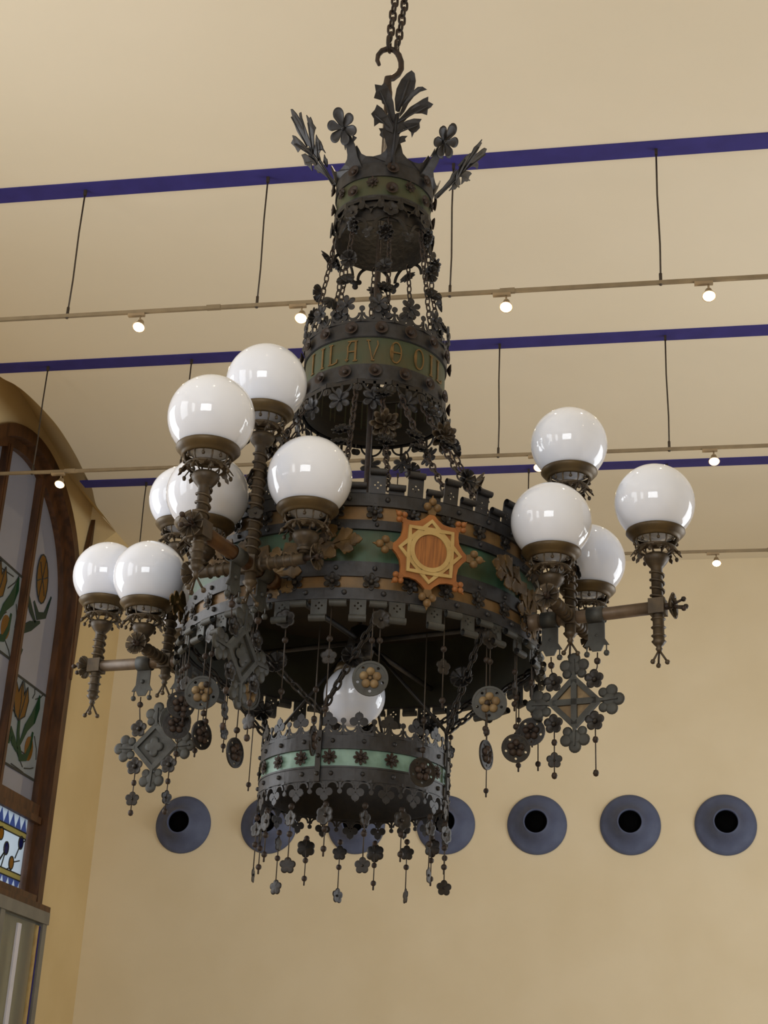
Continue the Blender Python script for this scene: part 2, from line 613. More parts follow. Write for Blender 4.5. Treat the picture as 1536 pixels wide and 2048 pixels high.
# panes: three above the transom, three below
BAYS = ((WY - 1.42, MUL[0]), MUL, (MUL[1], WY + 1.42))
for y0, y1 in BAYS:
    b = MB()
    N = 14
    low = [(y0, 4.74)]
    top = [(y0 + (y1 - y0) * k / N, arch_top(min(max(y0 + (y1 - y0) * k / N, WY - 1.41), WY + 1.41))) for k in range(N + 1)]
    b.plate([(y0, 4.74)] + top + [(y1, 4.74)], .008, T((GX, 0, 0)) @ RZ(R(90)))
    put('glass_pane', b.mesh('glass_pane', 'g_grey'), win, WI)
WM = lambda dx=0.0: WI @ T((GX + .009 + dx, 0, 0)) @ RZ(R(90))     # local x -> wall y, local -Y -> into the room


def blob(cx, cz, rx, rz, rot=0, n=16):
    return [(cx + rx * cos(t) * cos(rot) - rz * sin(t) * sin(rot), cz + rx * cos(t) * sin(rot) + rz * sin(t) * cos(rot)) for t in [2 * pi * k / n for k in range(n)]]


def panel(parent, y0, y1, z0, z1, seed, ground=True):
    """a leaded panel of pale quarries with a tulip on a curling stem"""
    rnd = random.Random(seed)
    w, h = y1 - y0, z1 - z0
    if ground:
        b = MB()
        b.plate([(y0, z0), (y1, z0), (y1, z1), (y0, z1)], .004)
        base = put('leaded_panel', b.mesh('leaded_panel', 'g_white'), parent, WM())
        b = MB()
        for k in range(9):
            xa, za = y0 + w * rnd.random(), z0 + h * rnd.random()
            xb, zb = xa + w * rnd.uniform(-.5, .5), za + h * rnd.uniform(-.35, .35)
            xb, zb = min(max(xb, y0), y1), min(max(zb, z0), z1)
            b.ribbon([(xa, za), ((xa + xb) / 2 + .03, (za + zb) / 2), (xb, zb)], .012, .006)
        for q in (((y0, z0), (y1, z0)), ((y0, z1), (y1, z1))):
            b.ribbon(list(q), .025, .008)
        put('lead_lines', b.mesh('lead_lines', 'lead'), parent, WM(.004))
    fx, fz = y0 + w * .34, z0 + h * .74
    b = MB()
    pet = [(fx - .02, fz - .20), (fx + .12, fz - .12), (fx + .16, fz + .06), (fx + .10, fz + .19), (fx + .03, fz + .08), (fx - .04, fz + .22),
           (fx - .11, fz + .08), (fx - .19, fz + .17), (fx - .2, fz - .02), (fx - .13, fz - .15)]
    b.plate(pet, .006)
    b.plate(blob(y0 + w * .72, z0 + h * .3, .10, .13), .006)
    put('tulip', b.mesh('tulip', 'g_amber'), parent, WM(.008))
    b = MB()
    for q in ([(fx - .05, fz + .2), (fx - .02, fz), (fx - .02, fz - .2)], [(fx + .09, fz + .18), (fx + .05, fz), (fx - .02, fz - .2)], pet + pet[:1]):
        b.ribbon(q, .012, .008)
    put('tulip_leading', b.mesh('tulip_leading', 'lead'), parent, WM(.011))
    b = MB()
    st = [(fx, fz - .18), (fx + .02, fz - .32), (fx + .07, fz - .45), (fx + .16, fz - .55), (fx + .28, fz - .52), (fx + .36, fz - .38), (fx + .38, fz - .22)]
    b.ribbon(st, [.05, .06, .08, .09, .08, .06, .03], .006)
    b.ribbon([(fx + .1, fz - .42), (fx + .2, fz - .22), (fx + .34, fz - .08), (fx + .42, fz + .08), (fx + .43, fz + .2)], [.03, .09, .13, .10, .01], .006)
    b.ribbon([(fx + .05, fz - .5), (fx - .08, fz - .42), (fx - .14, fz - .34), (fx - .17, fz - .48)], [.05, .1, .1, .02], .006)
    put('tulip_stem', b.mesh('tulip_stem', 'g_green'), parent, WM(.010))


panel(win, MUL[1] + .06, WY + 1.38, 5.02, 5.95, 3)
panel(win, MUL[0] + .06, MUL[1] - .05, 6.05, 6.95, 5)
panel(win, BAYS[0][0] + .05, MUL[0] - .06, 5.02, 5.95, 8)
# upper right bay: amber bloom and green leaves straight on the grey pane
b = MB()
cx, cz = 14.18, 7.12
b.plate(blob(cx, cz, .15, .27, R(12)), .006)
put('amber_bloom', b.mesh('amber_bloom', 'g_amber'), win, WM())
b = MB()
for k in range(6):
    a = k * pi / 3 + .3
    b.ribbon([(cx, cz), (cx + .07 * cos(a), cz + .1 * sin(a)), (cx + .14 * cos(a), cz + .24 * sin(a))], .01, .008)
b.ribbon(blob(cx, cz, .15, .27, R(12)), .014, .008, closed=True)
put('bloom_leading', b.mesh('bloom_leading', 'lead'), win, WM(.004))
b = MB()
b.ribbon([(cx - .12, cz - .3), (cx + .02, cz - .42), (cx + .2, cz - .35), (cx + .3, cz - .1)], [.03, .1, .08, .02], .006)
b.ribbon([(cx - .36, cz - .1), (cx - .3, cz - .3), (cx - .16, cz - .42), (cx - .02, cz - .5)], [.02, .09, .08, .04], .006)
b.ribbon([(cx + .1, cz - .46), (cx - .12, cz - .58), (cx - .3, cz - .68), (cx - .38, cz - .86), (cx - .24, cz - .92)], [.03, .11, .1, .06, .09], .006)
put('green_leaves', b.mesh('green_leaves', 'g_dgreen'), win, WM())
# lower row of panels: blue triangles, pale borders, round jewels
for y0, y1 in BAYS:
    z0, z1 = WB + .07, 4.60
    y0 += .06
    y1 -= .05
    b = MB()
    b.plate([(y0, z0), (y1, z0), (y1, z1), (y0, z1)], .004)
    put('leaded_panel', b.mesh('leaded_panel', 'g_white'), win, WM())
    b = MB()
    for z in (z1 - .21, z0 + .13):
        b.plate([(y0, z), (y1, z), (y1, z + .06), (y0, z + .06)], .006)
    put('yellow_border', b.mesh('yellow_border', 'g_yellow'), win, WM(.002))
    b = MB()
    n = 6
    for k in range(n):
        xa, xb = y0 + (y1 - y0) * k / n, y0 + (y1 - y0) * (k + 1) / n
        b.plate([(xa, z1 - .15), (xb, z1 - .15), ((xa + xb) / 2, z1 - .01)], .006)
        b.plate([(xa, z0 + .13), (xb, z0 + .13), ((xa + xb) / 2, z0)], .006)
    put('blue_triangles', b.mesh('blue_triangles', 'g_blue'), win, WM(.002))
    rnd = random.Random(int(y0 * 100))
    b = MB()
    lead = MB()
    for k in range(5):
        x, z = y0 + (y1 - y0) * (.12 + .19 * k), z0 + .27 + .26 * ((k * 2) % 3) / 2.2
        b.mi = k % 2
        b.plate(blob(x, z, .05, .06), .006)
        lead.ribbon(blob(x, z, .055, .065), .014, .008, closed=True)
        for q in range(3):
            a = rnd.random() * 6.28
            lead.ribbon([(x + .05 * cos(a), z + .06 * sin(a)), (min(max(x + .2 * cos(a), y0), y1), min(max(z + .2 * sin(a), z0 + .19), z1 - .21))], .012, .008)
    for z in (z1 - .15, z1 - .21, z0 + .13, z0 + .19):
        lead.ribbon([(y0, z), (y1, z)], .012, .008)
    put('round_jewels', b.mesh('round_jewels', ['g_dblue', 'g_amber']), win, WM(.004))
    put('lead_lines', lead.mesh('lead_lines', 'lead'), win, WM(.006))

# grey-framed glass screen under the window
case = tag(empty('glass_screen', (-6.3, 13.75, 0)), 'grey metal framed glass screen standing below the arched window', 'glass screen')
b = MB()
X = .0
for y in (1.06, .0, -1.06):
    b.box((X, y, 1.81), (.09, .10, 3.62))
b.box((X, 0, 3.61), (.12, 2.24, .12))
b.box((X, 0, .12), (.09, 2.1, .24))
put('frame', b.mesh('screen_frame', 'grey_metal'), case, Matrix())
for y in (.53, -.53):
    b = MB()
    b.box((X, y, 1.9), (.012, .98, 3.32))
    put('glass_pane', b.mesh('glass_pane', 'g_clear'), case, Matrix())
b = MB()
b.box((X + .02, .92, 1.88), (.02, .05, 3.28))
put('edge_strip', b.mesh('edge_strip', 'straw'), case, Matrix())
b = MB()
b.box((X + .02, .975, 1.88), (.02, .018, 3.28))
put('blue_strip', b.mesh('blue_strip', 'blue'), case, Matrix())
for y in (.47, -.55):  # pale bars paint the bright window light seen through the screen
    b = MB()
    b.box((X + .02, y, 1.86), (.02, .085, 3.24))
    put('painted_light_bar', b.mesh('painted_light_bar', 'painted_light'), case, Matrix())

# ------------------------------------------------------------------ round air nozzles
b = MB()
b.lathe([(.325, 0), (.328, -.012), (.318, -.03), (.285, -.045), (.25, -.06), (.21, -.09), (.175, -.135), (.15, -.185), (.137, -.205), (.128, -.21), (.122, -.2), (.122, -.02)], 56, RX(R(-90)))
bell = b.mesh('bell', 'nozzle')
b = MB()
b.lathe([(0, -.17), (.1235, -.17), (.1235, -.165), (0, -.165)], 40, RX(R(-90)))
mouth = b.mesh('opening', 'black')
NZL = ('leftmost slate-blue round air nozzle on end wall, near the window', 'blue round air nozzle second from left, its right side behind the chandelier', 'blue round air nozzle under the middle of the chandelier ring',
       'blue round air nozzle just right behind the lowest chandelier ring', 'blue round air nozzle first fully clear right of the chandelier', 'blue round air nozzle second from the right on end wall', 'rightmost blue round air nozzle on end wall with stain below')
for k in range(7):
    o = tag(empty('air_nozzle', (-5.365 + 1.0105 * k, YE, 4.886 + .0072 * k)), NZL[k], 'air nozzle', 'round blue air nozzles on the end wall')
    put('bell', bell, o, Matrix())
    put('opening', mouth, o, Matrix())

# ------------------------------------------------------------------ tracks with spotlights
TRK = ((8.53, 6.918, (-5.42, -4.03, -2.64, -1.29, .115, 1.5, 2.9), (-3.481, -2.316, -.907, .421)),
       (11.09, 6.926, (-5.35, -3.99, -2.6, -1.23, .17, 1.55, 2.9), (-5.076, -.891, .522)),
       (13.65, 7.04, (-5.27, -3.9, -2.55, -1.2, .18, 1.55, 2.9), (.618,)))
TL = ('grey lighting track on wires below the nearest blue stripe', 'grey lighting track on wires below the middle blue stripe', 'grey lighting track on wires in front of the end wall')
SL = {(0, 0): 'lit spotlight on the nearest track, left of the chandelier', (0, 1): 'lit spotlight on the nearest track, beside the lettered ring of the chandelier',
      (0, 2): 'lit spotlight on the nearest track, first right of the chandelier', (0, 3): 'lit spotlight on the nearest track, at the right edge',
      (1, 0): 'lit spotlight hanging in front of the arched window', (1, 1): 'lit spotlight mostly behind the upper right glass globe',
      (1, 2): 'lit spotlight on the middle track at right, over a blue stripe', (2, 0): 'lit spotlight on the farthest track, right of the outermost globe'}
b = MB()
b.box((0, 0, -.012), (.12, .03, .02))
b.tube([(.03, 0, -.02), (.03, 0, -.075)], .007, 6)
adapter = b.mesh('adapter', 'lamp_body')
b = MB()
b.lathe([(.012, .055), (.022, .05), (.028, .02), (.044, -.012), (.046, -.018), (.040, -.018), (.03, 0), (0, .0)], 20)
head = b.mesh('lamp_head', 'lamp_body')
b = MB()
b.lathe([(0, -.04), (.02, -.036), (.034, -.026), (.041, -.014), (.03, .002), (0, .004)], 18)
bulb = b.mesh('bulb', 'bulb')
for i, (y, z, wx, lx) in enumerate(TRK):
    tr = tag(empty('lighting_track', (0, y, z)), TL[i], 'lighting track', 'lighting tracks on wires')
    b = MB()
    x0 = -6.2 if i < 2 else -5.35
    b.box(((x0 + 5.1) / 2, 0, 0), (5.1 - x0, .022, .026))
    for k in range(6):
        b.box((-5 + 2.05 * k, 0, .002), (.10, .028, .032))
    put('rail', b.mesh('rail', 'track'), tr, Matrix())
    for x in wx:
        b = MB()
        b.tube([(x, 0, .01), (x + .004, 0, .3), (x - .003, 0, .7), (x, 0, HC - z - .005)], .0065, 6)
        b.tube([(x, 0, -.02), (x, 0, .07)], .011, 6)
        b.box((x, 0, HC - z - .03), (.02, .02, .05))
        put('wire', b.mesh('wire', 'wire'), tr, Matrix())
    for k, x in enumerate(lx):
        s = empty('spotlight', (x, y, z - .013))
        tag(s, SL[(i, k)], 'spotlight', 'lit spotlights on the tracks')
        put('adapter', adapter, s, T((-.03, 0, 0)))
        put('lamp_head', head, s, T((0, 0, -.10)) @ RX(R(-25)))
        put('bulb', bulb, s, T((0, 0, -.10)) @ RX(R(-25)))
        lamp_light((x, y - .06, z - .21), P_LAMP, .03)

# ------------------------------------------------------------------ the chandelier
# local frame: the root stands at the lowest pendants, -Y faces the photographer
CZ = 2.55
CH = tag(empty('chandelier', (-1.223, 5.87, CZ), R(11.74)), 'large wrought-iron ring chandelier with white glass globes hanging on a chain', 'chandelier')
DN = T((0, 0, -CZ))


def at(th, r, z, *more):
    """a frame on the ring: X along the ring, -Y outwards; th = degrees from the front, positive to the right"""
    m = T((r * sin(R(th)), -r * cos(R(th)), z - CZ)) @ RZ(R(th))
    for q in more:
        m = m @ q
    return m


def part(name, mb, mats, parent=CH, mtx=DN, label=None):
    if parent is not CH:
        mtx = parent.matrix_basis.inverted() @ mtx
    return put(name, mb.mesh(name, mats) if isinstance(mb, MB) else mb, parent, mtx, label)


def petals(n, r, r0=0.3, sharp=1.0):
    return lambda a: r * (r0 + (1 - r0) * abs(cos(n * a / 2)) ** sharp)


def rnd_petals(n, r):
    # round overlapping petals
    def f(a):
        s = 2 * pi / n
        a = (a + s / 2) % s - s / 2
        d, q = r * .56, r * .44
        return d * cos(a) + math.sqrt(max(q * q - (d * sin(a)) ** 2, 1e-9)) if abs(d * sin(a)) < q else d * .85
    return f


# --- catalogue of small ornaments (mesh data shared by the copies)
def m_rosette(name, n, r, mats, dome=.25, core=.2, na=60, inner=None):
    b = MB()
    b.sheet(rnd_petals(n, r), lambda t: r * dome * (t ** 1.6), 5, na)
    b.ball((0, -r * .06, 0), r * core, 10)
    if inner:
        b.sheet(rnd_petals(n, r * inner), lambda t: r * .12 + r * dome * 1.3 * t ** 1.4, 4, na)
    return b.mesh(name, mats)


def m_slit_disc(name, r, mats, n=9):
    b = MB()
    s = 2 * pi / n

    def rf(a):
        q = (a % s) / s
        return r if .075 < q < .925 else r * .30
    b.sheet(rf, lambda t: r * .42 * t ** 1.7, 6, n * 10)
    b.ball((0, -r * .05, 0), r * .22, 10)
    return b.mesh(name, mats)


def m_cup(name, r, mats):
    b = MB()
    b.lathe([(r * .2, 0), (r * .75, .3 * r), (r, .55 * r), (r * .96, .58 * r), (r * .6, .3 * r), (0, .12 * r)], 18, RX(R(90)))
    b.ball((0, -r * .35, 0), r * .38, 12)
    return b.mesh(name, mats)


def m_lotus(name, r, mats):
    b = MB()
    b.sheet(petals(8, r, .42, .8), lambda t: r * .35 * t ** 1.5, 5, 64)
    m2 = RY(R(22.5))
    b.sheet(petals(8, r * .72, .4, .8), lambda t: r * .1 + r * .4 * t ** 1.4, 4, 64, m=m2)
    b.ball((0, -r * .12, 0), r * .18, 10)
    return b.mesh(name, mats)


def m_star_flower(name, r, mats, n=8):
    b = MB()
    b.sheet(petals(n, r, .45, .7), lambda t: r * .25 * t ** 1.5, 4, 64)
    b.ball((0, -r * .15, 0), r * .32, 10)
    return b.mesh(name, mats)


def lobed(length, width, lobes=2, n=9):
    """outline of a leaf growing along +Z from the origin with side lobes and a pointed tip"""
    half = []
    for k in range(n + 1):
        t = k / n
        w = math.sin(pi * min(t * 1.02, 1) ** .75) * width / 2
        w *= 1 + .32 * sin(lobes * 2 * pi * t + 2.2)
        half.append((max(w, .0015), t * length))
    return [(x, z) for x, z in half] + [(-x, z) for x, z in half[::-1]]


def blade(b, base, ang, length, width, tipl=3, th=.004, bend=0.0, y0=0.0):
    """a single leaf blade ending in a tri-lobed tip; ang measured from +Z clockwise"""
    L, W = length, width
    o = [(.10 * W, 0), (.22 * W, .3 * L), (.42 * W, .52 * L), (.56 * W, .66 * L), (.52 * W, .72 * L), (.36 * W, .74 * L), (.34 * W, .86 * L), (.14 * W, .95 * L), (0, L)] if tipl == 3 else \
        [(.10 * W, 0), (.3 * W, .28 * L), (.48 * W, .5 * L), (.5 * W, .62 * L), (.36 * W, .82 * L), (.16 * W, .95 * L), (0, L)]
    pts = o + [(-x, z) for x, z in o[-2::-1]]

    def curve(v):
        t = v.z / L
        return Vector((v.x + bend * L * t * t, v.y - .25 * abs(v.x) - .0 * t, v.z))
    b.plate(pts, th, T((base[0], y0, base[1])) @ RY(ang), 0, curve)


# crest leaf (palmette) and crest flower
b = MB()
PAL = (
    [(800, 410), (780, 300), (790, 200), (830, 110), (880, 50), (930, 15), (965, 40), (985, 110), (980, 180), (950, 260), (900, 320), (860, 370), (845, 420)],
    [(845, 430), (870, 350), (900, 290), (960, 210), (1010, 165), (1060, 158), (1112, 182), (1040, 210), (980, 260), (930, 330), (895, 410), (850, 470)],
    [(800, 450), (770, 330), (740, 270), (700, 200), (655, 155), (630, 185), (556, 182), (575, 250), (560, 312), (640, 325), (690, 370), (715, 430), (790, 530)],
    [(790, 570), (720, 470), (660, 400), (598, 368), (580, 420), (545, 462), (580, 505), (590, 580), (640, 540), (690, 545), (720, 600), (790, 620)],
    [(840, 490), (900, 420), (950, 360), (1010, 320), (1080, 270), (1132, 245), (1135, 290), (1192, 312), (1170, 345), (1140, 365), (1138, 422), (1080, 410), (1000, 420), (930, 470), (850, 570)],
    [(830, 600), (880, 520), (930, 490), (1000, 465), (1085, 462), (1065, 500), (1075, 550), (1040, 590), (1020, 600), (1000, 650), (985, 600), (950, 575), (900, 580), (850, 650)],
    [(740, 930), (760, 800), (720, 700), (690, 640), (690, 560), (725, 440), (800, 440), (845, 420), (850, 560), (868, 660), (850, 760), (830, 810), (850, 930)],
    [(640, 590), (695, 585), (705, 690), (655, 655), (665, 625)],
    [(850, 660), (895, 640), (955, 635), (930, 665), (940, 690), (895, 710), (850, 730)])
for i, o in enumerate(PAL):
    px = [((x - 790) / 2256, (925 - z) / 2098) for x, z in o]
    cx = sum(q[0] for q in px) / len(px)
    b.plate(px, .004, y0=-.0045 * (i % 4), curve=lambda v, c=cx: Vector((v.x, v.y - .18 * abs(v.x - c) + .04 * abs(v.x), v.z)))
for p, q in (((820, 420), (915, 90)), ((830, 520), (1130, 330)), ((790, 520), (620, 240)), ((790, 600), (590, 470)), ((840, 620), (1040, 520)), ((805, 900), (820, 430))):
    b.tube([((p[0] - 790) / 2256, -.020, (925 - p[1]) / 2098), ((q[0] - 790) / 2256, -.020, (925 - q[1]) / 2098)], .004, 5)
palmette = b.mesh('crest_palmette', 'iron_grey')
b = MB()
b.sheet(lambda a: petals(6, .084, .24, .34)(a) * (1.18 if cos(a) > .85 else 1), lambda t: .016 * t ** 1.5, 6, 84, m=T((-.004, -.008, .198)))
b.ball((-.004, -.012, .198), .011, 8)
b.ribbon([(0, -.01), (0, .05), (.004, .10), (-.002, .19)], [.075, .054, .05, .03], .006)
b.plate([(-.02, .12), (-.03, .10), (-.028, .145)], .005)
b.plate([(.02, .12), (.05, .135), (.03, .155)], .005)
crest_flower = b.mesh('crest_flower', 'iron_grey')

cup_s = m_cup('cup_flower', .024, 'rust')
cup_m = m_cup('cup_flower', .03, 'rust')
ros6 = m_rosette('rosette', 6, .040, 'iron', .2)
ros5 = m_rosette('flower', 5, .032, 'iron', .08, .16)
b = MB()
b.sheet(petals(6, .054, .26, .55), lambda t: .010 * t ** 1.5, 5, 72)
b.ball((0, -.003, 0), .009, 8)
ros6b = b.mesh('rosette', 'iron_grey')
slit = m_slit_disc('slit_disc', .043, 'iron', 8)
slit_b = m_slit_disc('rosette', .040, 'column', 9)
lotus_s = m_lotus('lotus', .045, 'iron')
lotus_b = m_lotus('lotus', .070, 'column')
starf = m_star_flower('star_flower', .030, 'rust')
starf6 = m_star_flower('band_flower', .036, 'iron', 6)
b = MB()
b.ball((0, 0, 0), .0125, 10)
bead = b.mesh('bead', 'rust')
b = MB()
b.ball((0, 0, 0), .0125, 10)
b.lathe([(.004, 0), (.004, -.028), (0, -.03)], 6)
end_bead = b.mesh('bead', 'rust')


def rivets(b, r, z, n, off=0.0, size=.010):
    for k in range(n):
        a = 2 * pi * (k + off) / n
        b.ball((r * sin(a), -r * cos(a), z), size, 8)


def trefoil_cell(name, w, h, mats, knob=True):
    """one repeat of an openwork cresting, width w: trefoil on a stem, side arcs, knob posts half a step away"""
    b = MB()
    q = h * .2
    for dx, dz in ((0, .86 * h), (-q * 1.15, .62 * h), (q * 1.15, .62 * h)):
        b.disk((dx, dz), q, .005, 12)
    b.plate([(-q * .5, .92 * h), (q * .5, .92 * h), (0, 1.12 * h)], .004)
    b.ribbon([(0, 0), (0, .6 * h)], [.3 * q, .55 * q], .005)
    for sg in (-1, 1):
        b.ringplate((sg * w * .25, .42 * h), w * .16, w * .22, .0045, 12, 0, R(180), R(360))
    b.ribbon([(-w / 2, .06 * h), (w / 2, .06 * h)], .14 * h, .0045)
    for sg in (-1, 1):
        b.plate([(sg * w * .12, .1 * h), (sg * w * .02, .35 * h), (sg * w * .01, .1 * h)], .004)
    return b.mesh(name, mats)


def knob_cell(name, h, mats):
    b = MB()
    b.disk((0, h * .85), h * .17, .006, 12)
    b.plate([(-h * .22, 0), (h * .22, 0), (h * .08, h * .3), (h * .06, h * .75), (-h * .06, h * .75), (-h * .08, h * .3)], .0045)
    return b.mesh(name, mats)


def ring_of(n, off, fn):
    for k in range(n):
        th = off + 360.0 * k / n
        fn((th + 180) % 360 - 180, k)


def link_chain(P, Q, link=.034, w=.016, rad=.0032, sag=0.0):
    P, Q = Vector(P), Vector(Q)
    d = Q - P
    n = max(2, round(d.length / (link * .78)))
    b = MB()
    cs = [P + d * ((k + .5) / n) + Vector((0, 0, -sag * sin(pi * (k + .5) / n))) for k in range(n)]
    for k, c in enumerate(cs):
        t = (cs[min(k + 1, n - 1)] - cs[max(k - 1, 0)]).normalized()
        nm = t.orthogonal().normalized()
        if k % 2:
            nm = t.cross(nm)
        pts = []
        for q in range(12):
            a = 2 * pi * q / 12
            pts.append(c + t * (link / 2 * cos(a)) + nm * (w / 2 * sin(a)))
        b.tube(pts, rad, 5, True)
    return b


def cyl_pt(th, r, z):
    return (r * sin(R(th)), -r * cos(R(th)), z)


# ---------------- hook and central rod
b = MB()
hk = [(-.012, 6.44), (-.014, 6.50), (-.012, 6.545), (.012, 6.552), (.036, 6.575), (.052, 6.612), (.05, 6.655), (.036, 6.70), (.012, 6.728), (-.02, 6.735), (-.05, 6.72), (-.068, 6.69), (-.07, 6.655), (-.06, 6.628)]
b.tube([(x, 0, z) for x, z in hk], [.022, .022, .020, .018, .016, .015, .015, .015, .015, .015, .014, .013, .012, .009], 10)
b.lathe([(.0, 6.40), (.026, 6.40), (.026, 6.46), (.02, 6.50), (0, 6.50)], 12, T((-.012, 0, 0)))
part('hook', b, 'rust', label='curved iron hook')
b = MB()
b.tube([(-.012, 0, 3.62), (-.012, 0, 6.46)], .014, 10)
part('rod', b, 'rust')

# ---------------- crown ring
b = MB()
b.band(.228, 5.675, 5.795)
crown = part('crown_ring', b, 'olive', label='green-patinated topmost ring with leaf crest')
b = MB()
b.band(.236, 5.785, 5.862)
b.band(.2345, 5.792, 5.80, .012)
b.band(.2345, 5.665, 5.68, .012)
part('flange', b, 'iron_grey', crown)
part_z = 5.86
PH = 8
for th in (PH - 4, PH - 86, PH + 82):
    part('crest_palmette', palmette, None, crown, at(th, .236, 5.85, RX(R(37))))
b = MB()
b.plate([(-.094, -.012), (.094, -.012), (.094, .09), (.080, .10), (.072, .085), (.058, .056), (.034, .040), (0, .034), (-.034, .040), (-.058, .056), (-.072, .085), (-.080, .10), (-.094, .09)], .006,
        curve=lambda v: Vector((v.x, v.y + v.x * v.x / .47, v.z)))
arc_me = b.mesh('crest_arc', 'iron_grey')
for k in (-3, -1, 1, 3, 5, 7):
    part('crest_arc', arc_me, None, crown, at(PH + 22.5 * k, .236, 5.855, RX(R(20))))
for th in (PH - 45, PH + 45):
    part('crest_flower', crest_flower, None, crown, at(th, .236, 5.85, RX(R(30))))
# openwork below the crown: hanging arches
b = MB()
w = 2 * pi * .232 / 16
b.ringplate((0, 0), w * .36, w * .52, .005, 14, 0, R(180), R(360))
b.plate([(-w / 2, 0), (w / 2, 0), (w / 2, .02), (-w / 2, .02)], .005)
b.disk((-w / 2, -.03), .018, .006, 10)
b.disk((w / 2, -.03), .018, .006, 10)
b.plate([(-.012, -w * .4), (.012, -w * .4), (0, -w * .8)], .005)
crown_arch = b.mesh('openwork_arch', 'iron')
b = MB()
b.band(.224, 5.545, 5.56, .006)
b.lathe([(.218, 5.56), (.218, 5.86)], 64)
part('inner_collar', b, 'iron', crown)
ring_of(16, PH, lambda th, k: part('openwork_arch', crown_arch, None, crown, at(th, .231, 5.652)))
b = MB()
w = 2 * pi * .226 / 8
b.ringplate((0, 0), w * .40, w * .48, .007, 16, 0, R(0), R(180))
b.sheet(rnd_petals(3, .034), lambda t: .005 * t, 4, 36, m=T((w / 2, -.004, -.02)) @ RY(R(180)))
lower_arch = b.mesh('lower_arch', 'iron')
ring_of(8, PH, lambda th, k: part('lower_arch', lower_arch, None, crown, at(th, .226, 5.49)))
ring_of(8, PH, lambda th, k: part('cup_flower', cup_m, None, crown, at(th, .238, 5.825)))
ring_of(8, PH, lambda th, k: part('cup_flower', cup_m, None, crown, at(th, .232, 5.715)))
ring_of(8, PH + 22.5, lambda th, k: part('star_flower', starf, None, crown, at(th, .232, 5.752)))
ring_of(8, PH, lambda th, k: part('side_rosette', ros6, None, crown, at(th, .24, 5.60)))

# ---------------- chains from the crown ring to the lettered ring
for k in range(8):
    th = PH + 45 * k
    P, Q = cyl_pt(th, .222, 5.56), cyl_pt(th, .305, 4.96)
    ch = part('flower_chain', link_chain(P, Q, .046, .024, .0036), 'rust')
    for f, me, tilt in ((.16, lotus_s, -30), (.50, slit, -20 if k % 2 else 10), (.72, slit if k % 2 else lotus_s, 25), (.95, ros6b, 0)):
        fk = f - (.10 if k % 2 and f < .9 else 0)
        part('chain_flower', me, None, ch, at(th + (5 if k % 2 else -4), .222 + .083 * fk + .012, 5.56 - .6 * fk, RZ(R(random.uniform(-40, 40))), RX(R(-tilt))))

# ---------------- lettered ring
b = MB()
b.band(.320, 4.725, 4.872)
insc = part('lettered_ring', b, 'olive', label='green ring with gilt lettering')
b = MB()
b.band(.328, 4.868, 4.95)
b.band(.325, 4.865, 4.873, .014)
part('upper_flange', b, 'iron_grey', insc)
b = MB()
b.band(.328, 4.655, 4.728)
b.band(.331, 4.650, 4.66, .014)
b.band(.326, 4.724, 4.731, .012)
part('lower_flange', b, 'iron_grey', insc)
b = MB()
b.lathe([(.314, 4.64), (.314, 4.95)], 72)
part('liner', b, 'inner', insc)
w = 2 * pi * .328 / 14
b = MB()
b.sheet(petals(6, .050, .30, .5), lambda t: .008 * t ** 1.5, 4, 60, m=T((0, -.004, .088)))
b.ball((0, -.008, .088), .008, 8)
b.ribbon([(0, -.005), (0, .06)], [.034, .012], .005)
for sg in (-1, 1):
    b.ringplate((sg * w * .25, .040), w * .15, w * .22, .0045, 14, 0, R(180), R(360))
b.ribbon([(-w / 2, .002), (w / 2, .002)], .012, .0045)
cre = b.mesh('cresting', 'iron_grey')
kn = knob_cell('cresting_knob', .078, 'iron_grey')
ring_of(14, 0, lambda th, k: part('cresting', cre, None, insc, at(th, .326, 4.945)))
ring_of(14, 360 / 28, lambda th, k: part('cresting_knob', kn, None, insc, at(th, .326, 4.945)))
ring_of(16, 3, lambda th, k: part('cup_flower', cup_m, None, insc, at(th, .33, 4.905)))
ring_of(16, 0, lambda th, k: part('cup_flower', cup_m, None, insc, at(th, .33, 4.69)))
# hanging openwork with flowers
b = MB()
b.ringplate((0, -.004), w * .30, w * .36, .005, 14, 0, R(180), R(360))
b.plate([(-w / 2, -.014), (w / 2, -.014), (w / 2, .01), (-w / 2, .01)], .005)
for sg in (-1, 1):
    b.disk((sg * w * .46, -.035), .016, .005, 10)
b.ribbon([(0, 0), (0, -.075)], .012, .005)
arch2 = b.mesh('openwork_arch', 'iron')
ring_of(14, 0, lambda th, k: part('openwork_arch', arch2, None, insc, at(th, .326, 4.645)))
ring_of(14, 0, lambda th, k: part('hanging_flower', ros6b, None, insc, at(th, .336, 4.555, RX(R(12)))))

